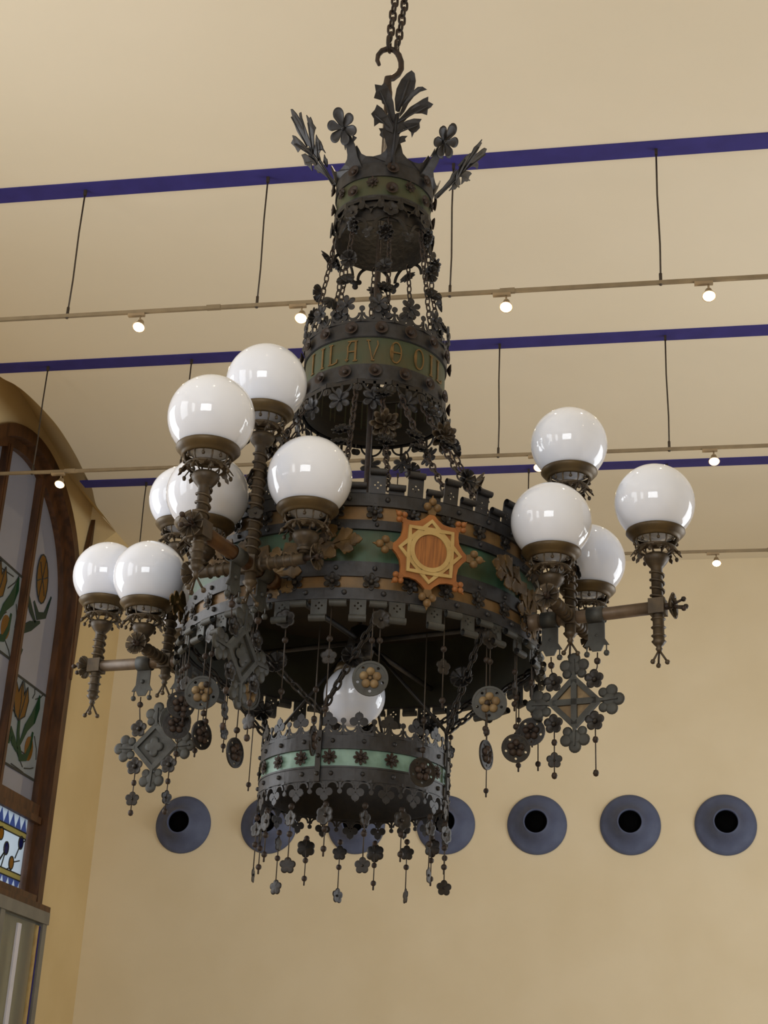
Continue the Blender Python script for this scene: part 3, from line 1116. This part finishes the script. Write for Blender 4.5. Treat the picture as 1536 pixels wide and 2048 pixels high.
# gilt lettering, stroke by stroke
GLY = {
    'I': [[(.5, 0), (.5, 1)], [(.32, 0), (.68, 0)], [(.32, 1), (.68, 1)]],
    'L': [[(.3, 0), (.3, 1)], [(.12, 1), (.48, 1)], [(.12, 0), (.6, 0), (.86, .05), (.9, .2)]],
    'A': [[(.16, .0), (.22, .3), (.2, .75), (.4, .98)], [(.78, 0), (.78, 1)], [(.18, 1), (.92, 1)], [(.62, 0), (.95, 0)], [(.22, .48), (.78, .48)], [(.05, .1), (.16, 0), (.27, .1)]],
    'V': [[(.12, 1), (.46, 0), (.62, .35), (.84, .8), (.78, 1)], [(0, 1), (.28, 1)], [(.36, .0), (.62, 0)]],
    'E': [[(.5 + .4 * cos(t), .5 + .52 * sin(t)) for t in [2 * pi * k / 18 for k in range(19)]], [(.12, .5), (.88, .5)], [(.24, .12), (.24, .88)]],
    'O': [[(.5 + .4 * cos(t), .5 + .5 * sin(t)) for t in [2 * pi * k / 18 for k in range(19)]], [(.22, .15), (.22, .85)]],
}


def letter(ch, th, wd=.062, ht=.098):
    b = MB()
    for st in GLY[ch]:
        thick = len(st) == 2 and st[0][0] == st[1][0]
        b.ribbon([((x - .5) * wd, (z - .5) * ht) for x, z in st], .009 if thick else .006, .004)
    part('letter', b, 'letter', insc, at(th, .3235, 4.798))


for ch, th in (('I', -60), ('I', -47), ('L', -36), ('A', -19.5), ('V', -2.5), ('E', 15.5), ('O', 36), ('I', 50), ('L', 62)):
    letter(ch, th)

# ---------------- flower chains from the lettered ring down to the drum
for th, kind in ((6, 0), (-14, 3), (20, 3), (-62, 1), (38, 1), (-98, 1), (100, 1), (150, 1), (-150, 1)):
    P, Q = cyl_pt(th, .325, 4.60), cyl_pt(th + (6 if kind == 3 else 0), .735, 3.95)
    ch = part('flower_chain', link_chain(P, Q, .05, .026, .0042, .02), 'rust')
    if kind == 0:
        L = ((.06, lotus_s, 40), (.34, lotus_b, -22), (.52, lotus_s, 30))
    elif kind == 3:
        L = ((.42, lotus_s, 35), (.55, lotus_s, 45))
    else:
        L = ((.10, slit, 20), (.33, lotus_b, -20), (.42, lotus_s, 40), (.72, slit, -10))
    for f, me, tilt in L:
        part('chain_flower', me, None, ch, at(th, .325 + .41 * f + .015, 4.60 - .65 * f - .02 * sin(pi * f), RX(R(-tilt))))

# ---------------- main drum
DR = .742
b = MB()
b.band(DR, 3.64, 3.776)
drum = part('main_drum', b, 'green', label='broad green and ochre banded main drum')


def dband(name, mats, pieces, label=None):
    b = MB()
    for r, z0, z1, th in pieces:
        b.band(r, z0, z1, th, 128)
    return b, name, mats


for name, mats, z0, z1, r, rv in (('upper_flange', 'iron_grey', 3.872, 3.925, .757, (3.897, .011)), ('upper_strip', 'iron_grey', 3.776, 3.812, .752, (3.792, .009)),
                                  ('lower_strip', 'iron_grey', 3.582, 3.64, .752, (3.612, .010)), ('lower_flange', 'iron_grey', 3.488, 3.53, .757, (3.511, .011))):
    b = MB()
    b.band(r, z0, z1, .012, 128)
    b.band(r + .004, z0 - .004, z0 + .004, .02, 128)
    rivets(b, r + .002, rv[0], 32, .5 if 'flange' in name else .25, rv[1])
    part(name, b, mats, drum)
for z0, z1 in ((3.812, 3.872), (3.53, 3.582)):
    b = MB()
    b.band(.746, z0, z1, .008, 128)
    part('ochre_band', b, 'ochre', drum)
b = MB()
b.lathe([(.733, 3.488), (.733, 3.925)], 128)
part('liner', b, 'liner', drum)
ring_of(32, 2, lambda th, k: part('band_flower', starf6, None, drum, at(th, .752, 3.842)))
ring_of(32, 2, lambda th, k: part('band_flower', starf6, None, drum, at(th, .752, 3.557)))


b = MB()
b.lathe([(.02, 3.80), (.734, 3.80), (.734, 3.808), (.02, 3.808)], 96, closed=True, sm=False)
part('drum_cover', b, 'inner', drum)


circ = lambda cx, cz, r, n: [(cx + r * cos(2 * pi * k / n), cz + r * sin(2 * pi * k / n)) for k in range(n)]


# scroll tongues above and below
def tongue(name, w, h, roll, up, mats='iron_grey', dots=True):
    b = MB()
    s = 1 if up else -1
    if dots:
        hc = s * h * .40
        b.pierced([(-w / 2, 0), (w / 2, 0), (w / 2, s * h), (-w / 2, s * h)], [circ(dx, hc + dz, .0042, 6) for dx, dz in ((0, .0115), (0, -.0115), (.0115, 0), (-.0115, 0))], .005)
    else:
        b.box((0, 0, s * h / 2), (w, .005, h))
    pts = []
    for k in range(15):
        a = -pi * .5 + 1.75 * pi * k / 14
        rr = roll * (1 - .25 * k / 14)
        pts.append((0, -(rr + rr * sin(a)) , s * (h + rr * cos(a))))
    for i in range(14):
        p, q = pts[i], pts[i + 1]
        vs = [b.bm.verts.new((sx * w / 2 * 1.06, v[1] , v[2])) for v in (p, q) for sx in (-1, 1)]
        b._face([vs[0], vs[1], vs[3], vs[2]])
        vs = [b.bm.verts.new((sx * w / 2 * 1.06, v[1] * .86 - .002, s * h + (v[2] - s * h) * .86)) for v in (p, q) for sx in (-1, 1)]
        b._face([vs[0], vs[1], vs[3], vs[2]])
    return b.mesh(name, mats)


tall = tongue('tall_scroll', .062, .085, .015, True)
short = tongue('short_scroll', .062, .026, .015, True, dots=False)
ltall = tongue('long_scroll', .062, .085, .016, False, 'zinc')
lshort = tongue('short_lower_scroll', .062, .026, .016, False, 'zinc', dots=False)
ring_of(32, 2.5, lambda th, k: part('tall_scroll', tall, None, drum, at(th, .757, 3.922, RX(R(8)))))
ring_of(32, 2.5 + 5.625, lambda th, k: part('short_scroll', short, None, drum, at(th, .757, 3.922, RX(R(8)))))
ring_of(32, -1.5, lambda th, k: part('long_scroll', ltall, None, drum, at(th, .754, 3.492)))
ring_of(32, -1.5 + 5.625, lambda th, k: part('short_lower_scroll', lshort, None, drum, at(th, .754, 3.492)))

# spray of gilded leaves either side of each arm and of the star
b = MB()
b.ribbon([(-.02, 0), (.05, -.012), (.12, .004), (.19, -.01), (.25, .0)], [.05, .055, .04, .03, .012], .012)
for x, z, a, l, w in ((.05, .0, 60, .09, .06), (.06, -.01, 115, .09, .06), (.13, .0, 45, .10, .065), (.13, -.005, 125, .09, .06), (.19, 0, 60, .09, .055), (.2, -.01, 110, .08, .05), (.22, 0, 88, .09, .05)):
    blade(b, (x, z), R(a), l, w, 3, .006, y0=-.008)
spray = b.mesh('leaf_spray', 'goldleaf')
spray_m = spray.copy()
spray_m.transform(Matrix.Scale(-1, 4, (1, 0, 0)))
spray_m.flip_normals()
ARMS = (-27.2, 62.9, -112.0)
for th in ARMS:
    part('leaf_spray', spray, None, drum, at(th + 4, DR + .012, 3.70, RX(R(0))))
    part('leaf_spray', spray_m, None, drum, at(th - 4, DR + .012, 3.70))
    b = MB()
    b.sheet(petals(8, .10, .6), lambda t: -.02 * t, 4, 48)
    for k in range(8):
        blade(b, (.03 * sin(k * pi / 4), .03 * cos(k * pi / 4)), k * pi / 4, .085, .055, 3, .006, y0=.012)
    part('arm_backplate', b, 'goldleaf', drum, at(th, DR + .02, 3.60))

# ---------------- star plaque
plq = part('star_plaque', MB().plate([(lambda k: ((.162 if k % 4 == 0 else (.128 if k % 2 == 0 else .136)) * sin(2 * pi * k / 32), (.162 if k % 4 == 0 else (.128 if k % 2 == 0 else .136)) * cos(2 * pi * k / 32)))(k) for k in range(32)], .014),
           'orange', CH, at(17.5, .80, 3.685, RX(R(4))), 'orange and straw eight-pointed star plaque')
b = MB()
for rot in (0, pi / 4):
    sq = [(.122 * sin(rot + k * pi / 2), .122 * cos(rot + k * pi / 2)) for k in range(4)]
    path = []
    for k in range(4):
        p, q = sq[k], sq[(k + 1) % 4]
        path += [(p[0] + (q[0] - p[0]) * t, p[1] + (q[1] - p[1]) * t) for t in (0, .34, .67)]
    b.ribbon(path, .016, .010, y0=-.010 - .002 * (rot > 0), closed=True)
b.ringplate((0, 0), .066, .083, .014, 40, -.012)
put('star_tracery', b.mesh('star_tracery', 'straw'), plq, Matrix())
b = MB()
b.disk((0, 0), .066, .004, 36, -.010)
put('wood_disc', b.mesh('wood_disc', 'wood_disc'), plq, Matrix())
bud = MB()
for dx, dz in ((-.020, .0), (.020, .0), (0, .022)):
    bud.ball((dx, -.004, dz), .0165, 10)
bud.plate([(-.014, -.03), (.014, -.03), (.02, 0), (-.02, 0)], .010)
bud.plate([(-.012, .02), (.012, .02), (0, .05)], .008)
bud_big = bud.mesh('bud', 'ochre')
bud_sm = bud_big.copy()
bud_sm.transform(Matrix.Scale(.74, 4))
bud_sm.materials[0] = M['orange']
for k in range(8):
    a = 2 * pi * k / 8
    rr = .180 if k % 2 == 0 else .170
    put('bud', bud_big if k % 2 == 0 else bud_sm, plq, T((rr * sin(a), -.004, rr * cos(a))) @ RY(a))

# ---------------- spider frame inside the drum and the hub
b = MB()
for k in range(4):
    th = ARMS[0] + 90 * k
    b.tube([cyl_pt(th, .03, 3.565), cyl_pt(th, .73, 3.565)], .012, 8)
b.lathe([(0, 3.50), (.05, 3.50), (.06, 3.55), (.05, 3.62), (.015, 3.64)], 20)
part('spider_frame', b, 'iron_grey')
b = MB()
for k in range(4):
    th = ARMS[0] + 90 * k
    b.tube([cyl_pt(th + 6, .05, 3.54), cyl_pt(th + 6, .392, 3.15)], .007, 6)
part('brace', b, 'iron')

# ---------------- lamps
GR = .16


def lamp_meshes(gr):
    s = gr / .16
    q = MB().ball((0, 0, 0), gr, 48).mesh('glass_globe', 'opal')
    b = MB()
    b.lathe([(.098 * s, -.132 * s), (.108 * s, -.124 * s), (.116 * s, -.123 * s), (.1175 * s, -.131 * s), (.108 * s, -.142 * s), (.100 * s, -.150 * s), (.094 * s, -.154 * s), (.092 * s, -.160 * s), (.084 * s, -.163 * s), (.078 * s, -.160 * s), (.084 * s, -.142 * s)], 48)
    c = b.mesh('collar', 'brass')
    b = MB()
    for k in range(8):
        m = RZ(2 * pi * k / 8)
        b.tube([m @ Vector((0, -.084, -.160)), m @ Vector((0, -.083, -.182)), m @ Vector((0, -.066, -.208)), m @ Vector((0, -.036, -.228)), m @ Vector((0, -.026, -.240))], .0036, 5)
        m2 = RZ(2 * pi * (k + .5) / 8)
        b.ball(m2 @ Vector((0, -.083, -.178)), .0075, 6)
        b.tube([m2 @ Vector((0, -.084, -.160)), m2 @ Vector((0, -.083, -.174))], .003, 4)
        mm = m2 @ T((0, -.074, -.198)) @ RX(R(-38))
        b.plate([(-.018, .004), (.018, .004), (.014, -.016), (.006, -.022), (.009, -.032), (0, -.044), (-.009, -.032), (-.006, -.022), (-.014, -.016)], .003, mm)
        b.ball(m @ Vector((0, -.092, -.228)), .008, 6, 1.3)
        b.tube([m @ Vector((0, -.074, -.202)), m @ Vector((0, -.089, -.219))], .0025, 4)
    b.lathe([(.058, -.206), (.077, -.194), (.080, -.199), (.060, -.214)], 24, closed=True)
    bk = b.mesh('basket', 'column')
    return q, c, bk


g_me, c_me, k_me = lamp_meshes(GR)


def column(h_top, h_bot, low=True, twist=True):
    """turned column with a spiral fillet: from the cup under the basket to below the arm"""
    b = MB()
    b.lathe([(0, h_top + .02), (.02, h_top + .02), (.046, h_top + .012), (.052, h_top), (.044, h_top - .016), (.030, h_top - .034), (.023, h_top - .042), (.022, h_bot), (0, h_bot)], 20)
    turns = max(2, (h_top - .045 - h_bot) / .036)
    n = int(turns * 12)
    z0, z1 = h_top - .048, h_bot + .01
    if n > 8 and z0 > z1:
        b.tube([(.0265 * cos(2 * pi * turns * k / n), .0265 * sin(2 * pi * turns * k / n), z0 + (z1 - z0) * k / n) for k in range(n + 1)], .0052, 5)
    return b


for th in ARMS:
    dz = -.03 if th < -100 else 0
    zb = 3.570 + dz
    sn, cs_ = sin(R(th)), cos(R(th))
    arm = empty('lamp_arm', (0, 0, 0), 0, CH)
    rc, re, s = .930, 1.288, .225
    b = MB()
    b.tube([cyl_pt(th, .735, zb - .004), cyl_pt(th, re, zb + .004)], .026 if th > -20 or th < -100 else .028, 14)
    b.tube([cyl_pt(th, .735, zb - .004), cyl_pt(th, .80, zb - .003)], .034, 14)
    put('arm_tube', b.mesh('arm_tube', 'amber' if th == ARMS[0] else 'tube'), arm, DN)
    b = MB()
    b.box((0, 0, 0), (.062, .062, .062))
    jb = b.mesh('joint_block', 'column')
    put('joint_block', jb, arm, at(th, rc, zb))
    put('joint_block', jb, arm, at(th, re, zb + .004))
    # cross tube, ringed like a spring, with a rosette at each end
    for sg in (-1, 1):
        b = MB()
        b.tube([(0, 0, 0), (sg * s, 0, 0)], .022, 12)
        for k in range(5):
            b.lathe([(.022, -.006), (.029, 0), (.022, .006)], 14, T((sg * (.045 + .034 * k), 0, 0)) @ RY(R(90)))
        put('cross_tube', b.mesh('cross_tube', 'column'), arm, at(th, rc, zb))
        fl = put('rosette', slit_b, arm, at(th, rc, zb, T((sg * (s + .034), 0, 0)), RZ(R(90 * sg)), Matrix.Scale(1.25, 4)))
        b = MB()
        b.tube([(0, 0, 0), (sg * .06, 0, 0)], .012, 8)
        b.ball((sg * .07, 0, 0), .009, 8)
        put('finial', b.mesh('finial', 'rust'), arm, at(th, rc, zb, T((sg * s, 0, 0))))
    # rosette with pistils at the outer end
    put('rosette', slit_b, arm, at(th, re + .045, zb + .004, Matrix.Scale(1.3, 4)))
    b = MB()
    b.tube([(0, .01, 0), (0, -.06, 0)], .014, 8)
    for k in range(3):
        a = 2 * pi * k / 3
        b.tube([(0, -.04, 0), (.02 * cos(a), -.10, .02 * sin(a))], .005, 6)
        b.ball((.022 * cos(a), -.105, .022 * sin(a)), .011, 8)
    put('pistil', b.mesh('pistil', 'rust'), arm, at(th, re, zb + .004))
    # two hanging straps that carry the lozenge
    for rr in (.845, 1.038):
        b = MB()
        b.lathe([(.031, -.034), (.034, -.034), (.034, .034), (.031, .034)], 16, RY(R(90)), closed=True)
        b.plate([(-.034, -.01), (.034, -.01), (.034, -.10), (.052, -.128), (.03, -.126), (.018, -.15), (-.018, -.15), (-.03, -.126), (-.052, -.128), (-.034, -.10)], .006)
        b.ball((0, -.004, -.085), .010, 8)
        for q in (-.04, .04):
            b.ball((q, 0, -.16), .0125, 8)
            b.tube([(q, 0, -.12), (q, 0, -.15)], .003, 4)
        put('strap', b.mesh('strap', 'zinc'), arm, at(th, rr, zb, RZ(R(90))))
    # the four lamps
    for key in ('top', 'end', 'left', 'right'):
        if key == 'top':
            p, zg = (0, 0), 4.338 + dz * .3
        elif key == 'end':
            p, zg = (0, -(re - rc)), 4.017 + dz * 1.2
        else:
            p, zg = ((-s if key == 'left' else s), 0), (3.895 if th > -100 else 3.862)
        base = at(th, rc, zg, T((p[0], p[1], 0)))
        lp = put('globe_lamp', g_me, CH, base)
        put('collar', c_me, lp, Matrix())
        put('basket', k_me, lp, Matrix())
        h = zb - zg
        put('column', column(-.238, h + .02).mesh('column', 'column'), lp, Matrix())
        if key in ('end', 'top'):
            b = MB()
            lo = h - (.13 if key == 'end' else .06)
            b.lathe([(.022, h), (.022, lo), (.029, lo - .006), (.018, lo - .02), (.01, lo - .028), (.014, lo - .036), (.006, lo - .05), (0, lo - .05)], 16)
            if key == 'end':
                for k in range(3):
                    b.lathe([(.022, -.006), (.03, 0), (.022, .006)], 14, T((0, 0, h - .045 - .034 * k)))
            for k in range(3):
                a = 2 * pi * k / 3 + .4
                b.tube([(0, 0, lo - .04), (.03 * cos(a), .03 * sin(a), lo - .088)], .0045, 6)
                b.ball((.032 * cos(a), .032 * sin(a), lo - .092), .0105, 8)
            put('drop_finial', b.mesh('drop_finial', 'column'), lp, Matrix())
        if key == 'top':
            for f, rz in ((.30, -60), (.30, 120), (.62, 30)):
                put('column_flower', ros5, lp, T((0, 0, -.24 + (h + .24) * f)) @ RZ(R(rz)) @ T((0, -.032, 0)) @ RX(R(-20)))

# the globe hanging in the middle, below the drum
lp = put('middle_globe', MB().ball((0, 0, 0), .130, 48).mesh('middle_globe', 'opal'), CH, T((-.018, 0, 3.325 - CZ)), 'smaller white globe in the middle')
b = MB()
b.lathe([(.085, .098), (.092, .100), (.08, .135), (.03, .155), (.02, .19), (.02, .25), (0, .25)], 32)
put('collar', b.mesh('collar', 'brass'), lp, Matrix())

# ---------------- lozenge pendants under the arms
for th, zc in ((ARMS[1], 3.222), (ARMS[2], 3.155), (ARMS[0], 3.215)):
    pend = part('lozenge_pendant', MB().ribbon([(0, .096), (.096, 0), (0, -.096), (-.096, 0)], .030, .02, closed=True), 'zinc', CH, at(th, .945, zc, RZ(R(-90 if th > 0 else 90))))
    b = MB()
    b.plate([(0, .09), (.09, 0), (0, -.09), (-.09, 0)], .006, y0=.004)
    put('panel', b.mesh('panel', 'cream_metal' if th > 0 else 'zinc'), pend, Matrix())
    b = MB()
    if th > 0:
        for q in ((.024, .18), (.18, .024)):
            b.box((0, -.004, 0), (q[0], .012, q[1]))
    else:
        b.sheet(rnd_petals(4, .045), lambda t: .006, 3, 40)
    put('cross', b.mesh('cross', 'zinc'), pend, Matrix())
    for k in range(4):
        a = k * pi / 2
        b = MB()
        m = RY(a) @ T((0, 0, .104))
        for dx, dz, rr in ((0, .072, .026), (-.036, .046, .025), (.036, .046, .025), (-.030, .012, .020), (.030, .012, .020), (0, .036, .030)):
            b.lathe([(0, -.002), (rr * .6, -.006), (rr * .95, -.001), (rr, .003), (0, .005)], 14, m @ T((dx, 0, dz)) @ RX(R(-90)))
        b.ribbon([(0, -.01), (0, .07)], [.014, .006], .022, m)
        put('fleuron', b.mesh('fleuron', 'zinc'), pend, Matrix())
        a += pi / 4
        b = MB()
        b.sheet(rnd_petals(5, .040), lambda t: .010 * t, 4, 50)
        b.ball((0, -.006, 0), .011, 8)
        put('side_flower', b.mesh('side_flower', 'iron'), pend, T((.118 * sin(a), -.002, .118 * cos(a))))
    # suspension wires with beads, and the drops below
    for sg in (-1, 1):
        b = MB()
        ztop = 3.415 - zc + (-.03 if th < -100 else 0)
        b.tube([(sg * .096, 0, ztop), (sg * .094, 0, ztop - .06), (sg * .085, 0, .11)], .0028, 5)
        b.ball((sg * .095, 0, ztop - .035), .014, 10)
        put('hanger', b.mesh('hanger', 'rust'), pend, Matrix())
        b = MB()
        x = sg * .083
        b.tube([(x, 0, -.11), (x, 0, -.29)], .0026, 5)
        for zz in (-.155, -.285):
            b.ball((x, 0, zz), .0125, 8, 1.15)
        put('drop_string', b.mesh('drop_string', 'rust'), pend, Matrix())
        if not (th > 0 and sg > 0):
            put('drop_flower', ros5, pend, T((x, 0, -.225)) @ RZ(R(75 if sg > 0 else 10)))

# ---------------- discs and beads hanging around the drum
b = MB()
b.pierced(circ(0, 0, .066, 30), [circ(.048 * sin(2 * pi * k / 5 + pi / 5), .048 * cos(2 * pi * k / 5 + pi / 5), .0062, 8) for k in range(5)], .005)
b.ringplate((0, 0), .058, .067, .009, 28)
for k in range(5):
    a = 2 * pi * k / 5
    b.ball((.025 * sin(a), -.004, .025 * cos(a)), .0175, 10)
b.ball((0, -.006, 0), .008, 8)
disc = b.mesh('rosette_disc', ['zinc', 'zinc'])
disc.materials.append(M['cream_metal'])
for q in disc.polygons:
    c = q.center
    if q.material_index == 0 and math.hypot(c.x, c.z) < .045 and c.y < -.0045:
        q.material_index = 2
tagd = disc.copy()
tagd.transform(Matrix.Scale(.84, 4))
tagd.materials[0] = M['iron']
tagd.materials[2] = M['rust']
DISCS = ((-71, 3.10, 10, 1), (-53, 3.178, 0, 0), (-33, 3.137, 55, 0), (3, 3.178, 0, 0), (41, 3.160, -8, 0), (65, 3.125, -20, 1), (-92, 3.19, 20, 0), (-68, 3.173, 12, 1))
for th, z, yaw, dk in DISCS:
    b = MB()
    b.tube([(0, 0, 3.49 - z), (0, 0, .066)], .0026, 5)
    st = part('bead_string', b, 'wire', CH, at(th, .757, z))
    put('rosette_disc', disc if not dk else tagd, st, RZ(R(yaw - th)))
    put('bead', bead, st, T((0, 0, 3.325 - z)))
for th, z, yaw in ((-51, 3.006, 55), (-36, 2.911, 62), (40, 2.958, 60), (54, 3.023, 5), (27, 2.90, 25), (-17, 2.99, 80)):
    b = MB()
    b.tube([(0, 0, (3.115 if th in (-51, 40) else 3.45) - z), (0, 0, .05)], .0026, 5)
    st = part('bead_string', b, 'wire', CH, at(th, .757 if th not in (27, -17) else .56, z))
    put('tag_disc', tagd, st, RZ(R(yaw - th)))
    put('bead', bead, st, T((0, 0, .085)))
    put('bead', bead, st, T((0, 0, .20)))
for k in range(24):
    th = -172 + 15 * k + random.uniform(-3, 3)
    ln = .26 + .07 * (k % 3)
    b = MB()
    b.tube([(0, 0, 0), (0, 0, -ln)], .0026, 5)
    st = part('bead_string', b, 'wire', CH, at(th, .748, 3.46))
    put('bead', bead, st, T((0, 0, -.13)))
    put('bead', end_bead, st, T((0, 0, -ln)))
    if k % 2:
        put('flower', ros5, st, T((0, 0, -.20)) @ RZ(R(random.uniform(-50, 50))))
    if k % 2 == 0:
        put('flower', ros6, st, T((0, -.01, -.05)) @ RZ(R(random.uniform(-20, 20))))

# ---------------- lower ring
b = MB()
b.band(.381, 2.93, 3.014)
low = part('lower_ring', b, 'teal', label='lowest ring with pale teal flowered band')
b = MB()
b.band(.388, 3.008, 3.064)
b.band(.391, 3.004, 3.012, .016)
rivets(b, .39, 3.036, 20, .25, .0095)
part('upper_flange', b, 'iron_grey', low)
b = MB()
b.band(.388, 2.884, 2.934)
b.band(.391, 2.93, 2.937, .016)
b.band(.391, 2.88, 2.888, .016)
rivets(b, .39, 2.908, 20, .25, .0095)
part('lower_flange', b, 'iron_grey', low)
b = MB()
b.lathe([(.374, 2.885), (.374, 3.062)], 96)
part('liner', b, 'iron', low)
w = 2 * pi * .386 / 20
cre3 = trefoil_cell('cresting', w, .086, 'iron_grey')
kn3 = knob_cell('cresting_knob', .066, 'iron_grey')
ring_of(20, 1, lambda th, k: part('cresting', cre3, None, low, at(th, .385, 3.060)))
ring_of(20, 10, lambda th, k: part('cresting_knob', kn3, None, low, at(th, .385, 3.060)))
fr3 = trefoil_cell('fringe', w, .078, 'iron_grey')
ring_of(20, 1, lambda th, k: part('fringe', fr3, None, low, at(th, .385, 2.886, RY(R(180)))))
kn4 = knob_cell('fringe_knob', .055, 'iron_grey')
ring_of(20, 10, lambda th, k: part('fringe_knob', kn4, None, low, at(th, .385, 2.886, RY(R(180)))))
ring_of(20, 3, lambda th, k: part('star_flower', starf, None, low, at(th, .385, 2.972)))
for k in range(4):
    th = ARMS[0] + 90 * k + 6
    b = MB()
    b.box((0, -.004, 2.975), (.022, .007, .20))
    for z in (3.04, 2.975, 2.905):
        b.ball((0, -.009, z), .009, 8)
    b.tube([(0, 0, 3.07), (0, .005, 3.15)], .007, 6)
    part('strap', b, 'iron', low, at(th, .394, CZ, DN))
    P = cyl_pt(th, .39, 3.15)
    for dth in (-28, 28):
        sc = part('support_chain', link_chain(P, cyl_pt(th + dth, .735, 3.50), .05, .024, .0055), 'iron')
        f = .5
        part('chain_rosette', slit, None, sc, at(th + dth * .62, .39 + .345 * f - .04, 3.15 + .35 * f, RZ(R(-th)), RX(R(-10)), Matrix.Scale(1.1, 4)))
# bead strings with flowers hanging from the lower ring
for k in range(16):
    th = 7 + 22.5 * k
    long_ = k % 2 == 0
    ln = .215 if long_ else .20
    b = MB()
    b.tube([(0, 0, 0), (0, 0, -ln)], .0026, 5)
    st = part('bead_string', b, 'wire', CH, at(th, .384, 2.80))
    put('bead', bead, st, T((0, 0, -.012)))
    put('bead', bead, st, T((0, 0, -.118 if long_ else -.105)))
    if long_:
        put('flower', ros5, st, T((0, 0, -ln - .022)) @ RZ(R((70 * (k // 2) + 35) % 150 - 60 - th * .5)))
        put('flower', ros5, st, T((0, 0, -.058)) @ RZ(R(40 - 25 * (k % 3))))
    else:
        put('flower', ros6, st, T((0, 0, -.052)) @ RZ(R(20 * (k % 3) - 20)))
        put('bead', end_bead, st, T((0, 0, -ln + .02)))

# ---------------- the chain that carries it
b = MB()
pts = []
for q in range(20):
    a = 2 * pi * q / 20
    ca, sa = cos(a), sin(a)
    pts.append((.0165 * sa, 0, (.030 if ca > 0 else -.030) * (abs(ca) ** .5)))
b.tube(pts, .0068, 8, True)
link = b.mesh('link', 'rust')
for j, (x0, y0, x1, lab) in enumerate(((-.012, -.02, .008, 'left strand of the heavy rusty chain above the chandelier hook'), (.022, .02, .052, 'right strand of the heavy rusty chain above the chandelier hook'))):
    ZT = HC
    root = tag(empty('suspension_chain', CH.location + Vector((0, 0, 0))), lab, 'chain', 'chain strands holding the chandelier')
    z0 = 6.745 + .004 * j
    root.location = (-1.223 + x0, 5.87 + y0, z0)
    n = int((ZT - z0) / .047)
    for k in range(n + 1):
        t = min(k / 6.5, 1)
        if k == 0:
            put('link', link, root, T((0, 0, .003)) @ RZ(R(90)) @ Matrix.Diagonal((1.9, 1.3, 1.15, 1)))
            continue
        o = put('link', link, root, T(((x1 - x0) * t, 0, k * (ZT - .035 - z0) / n)) @ RZ(R(40 + 90 * (k % 2))))
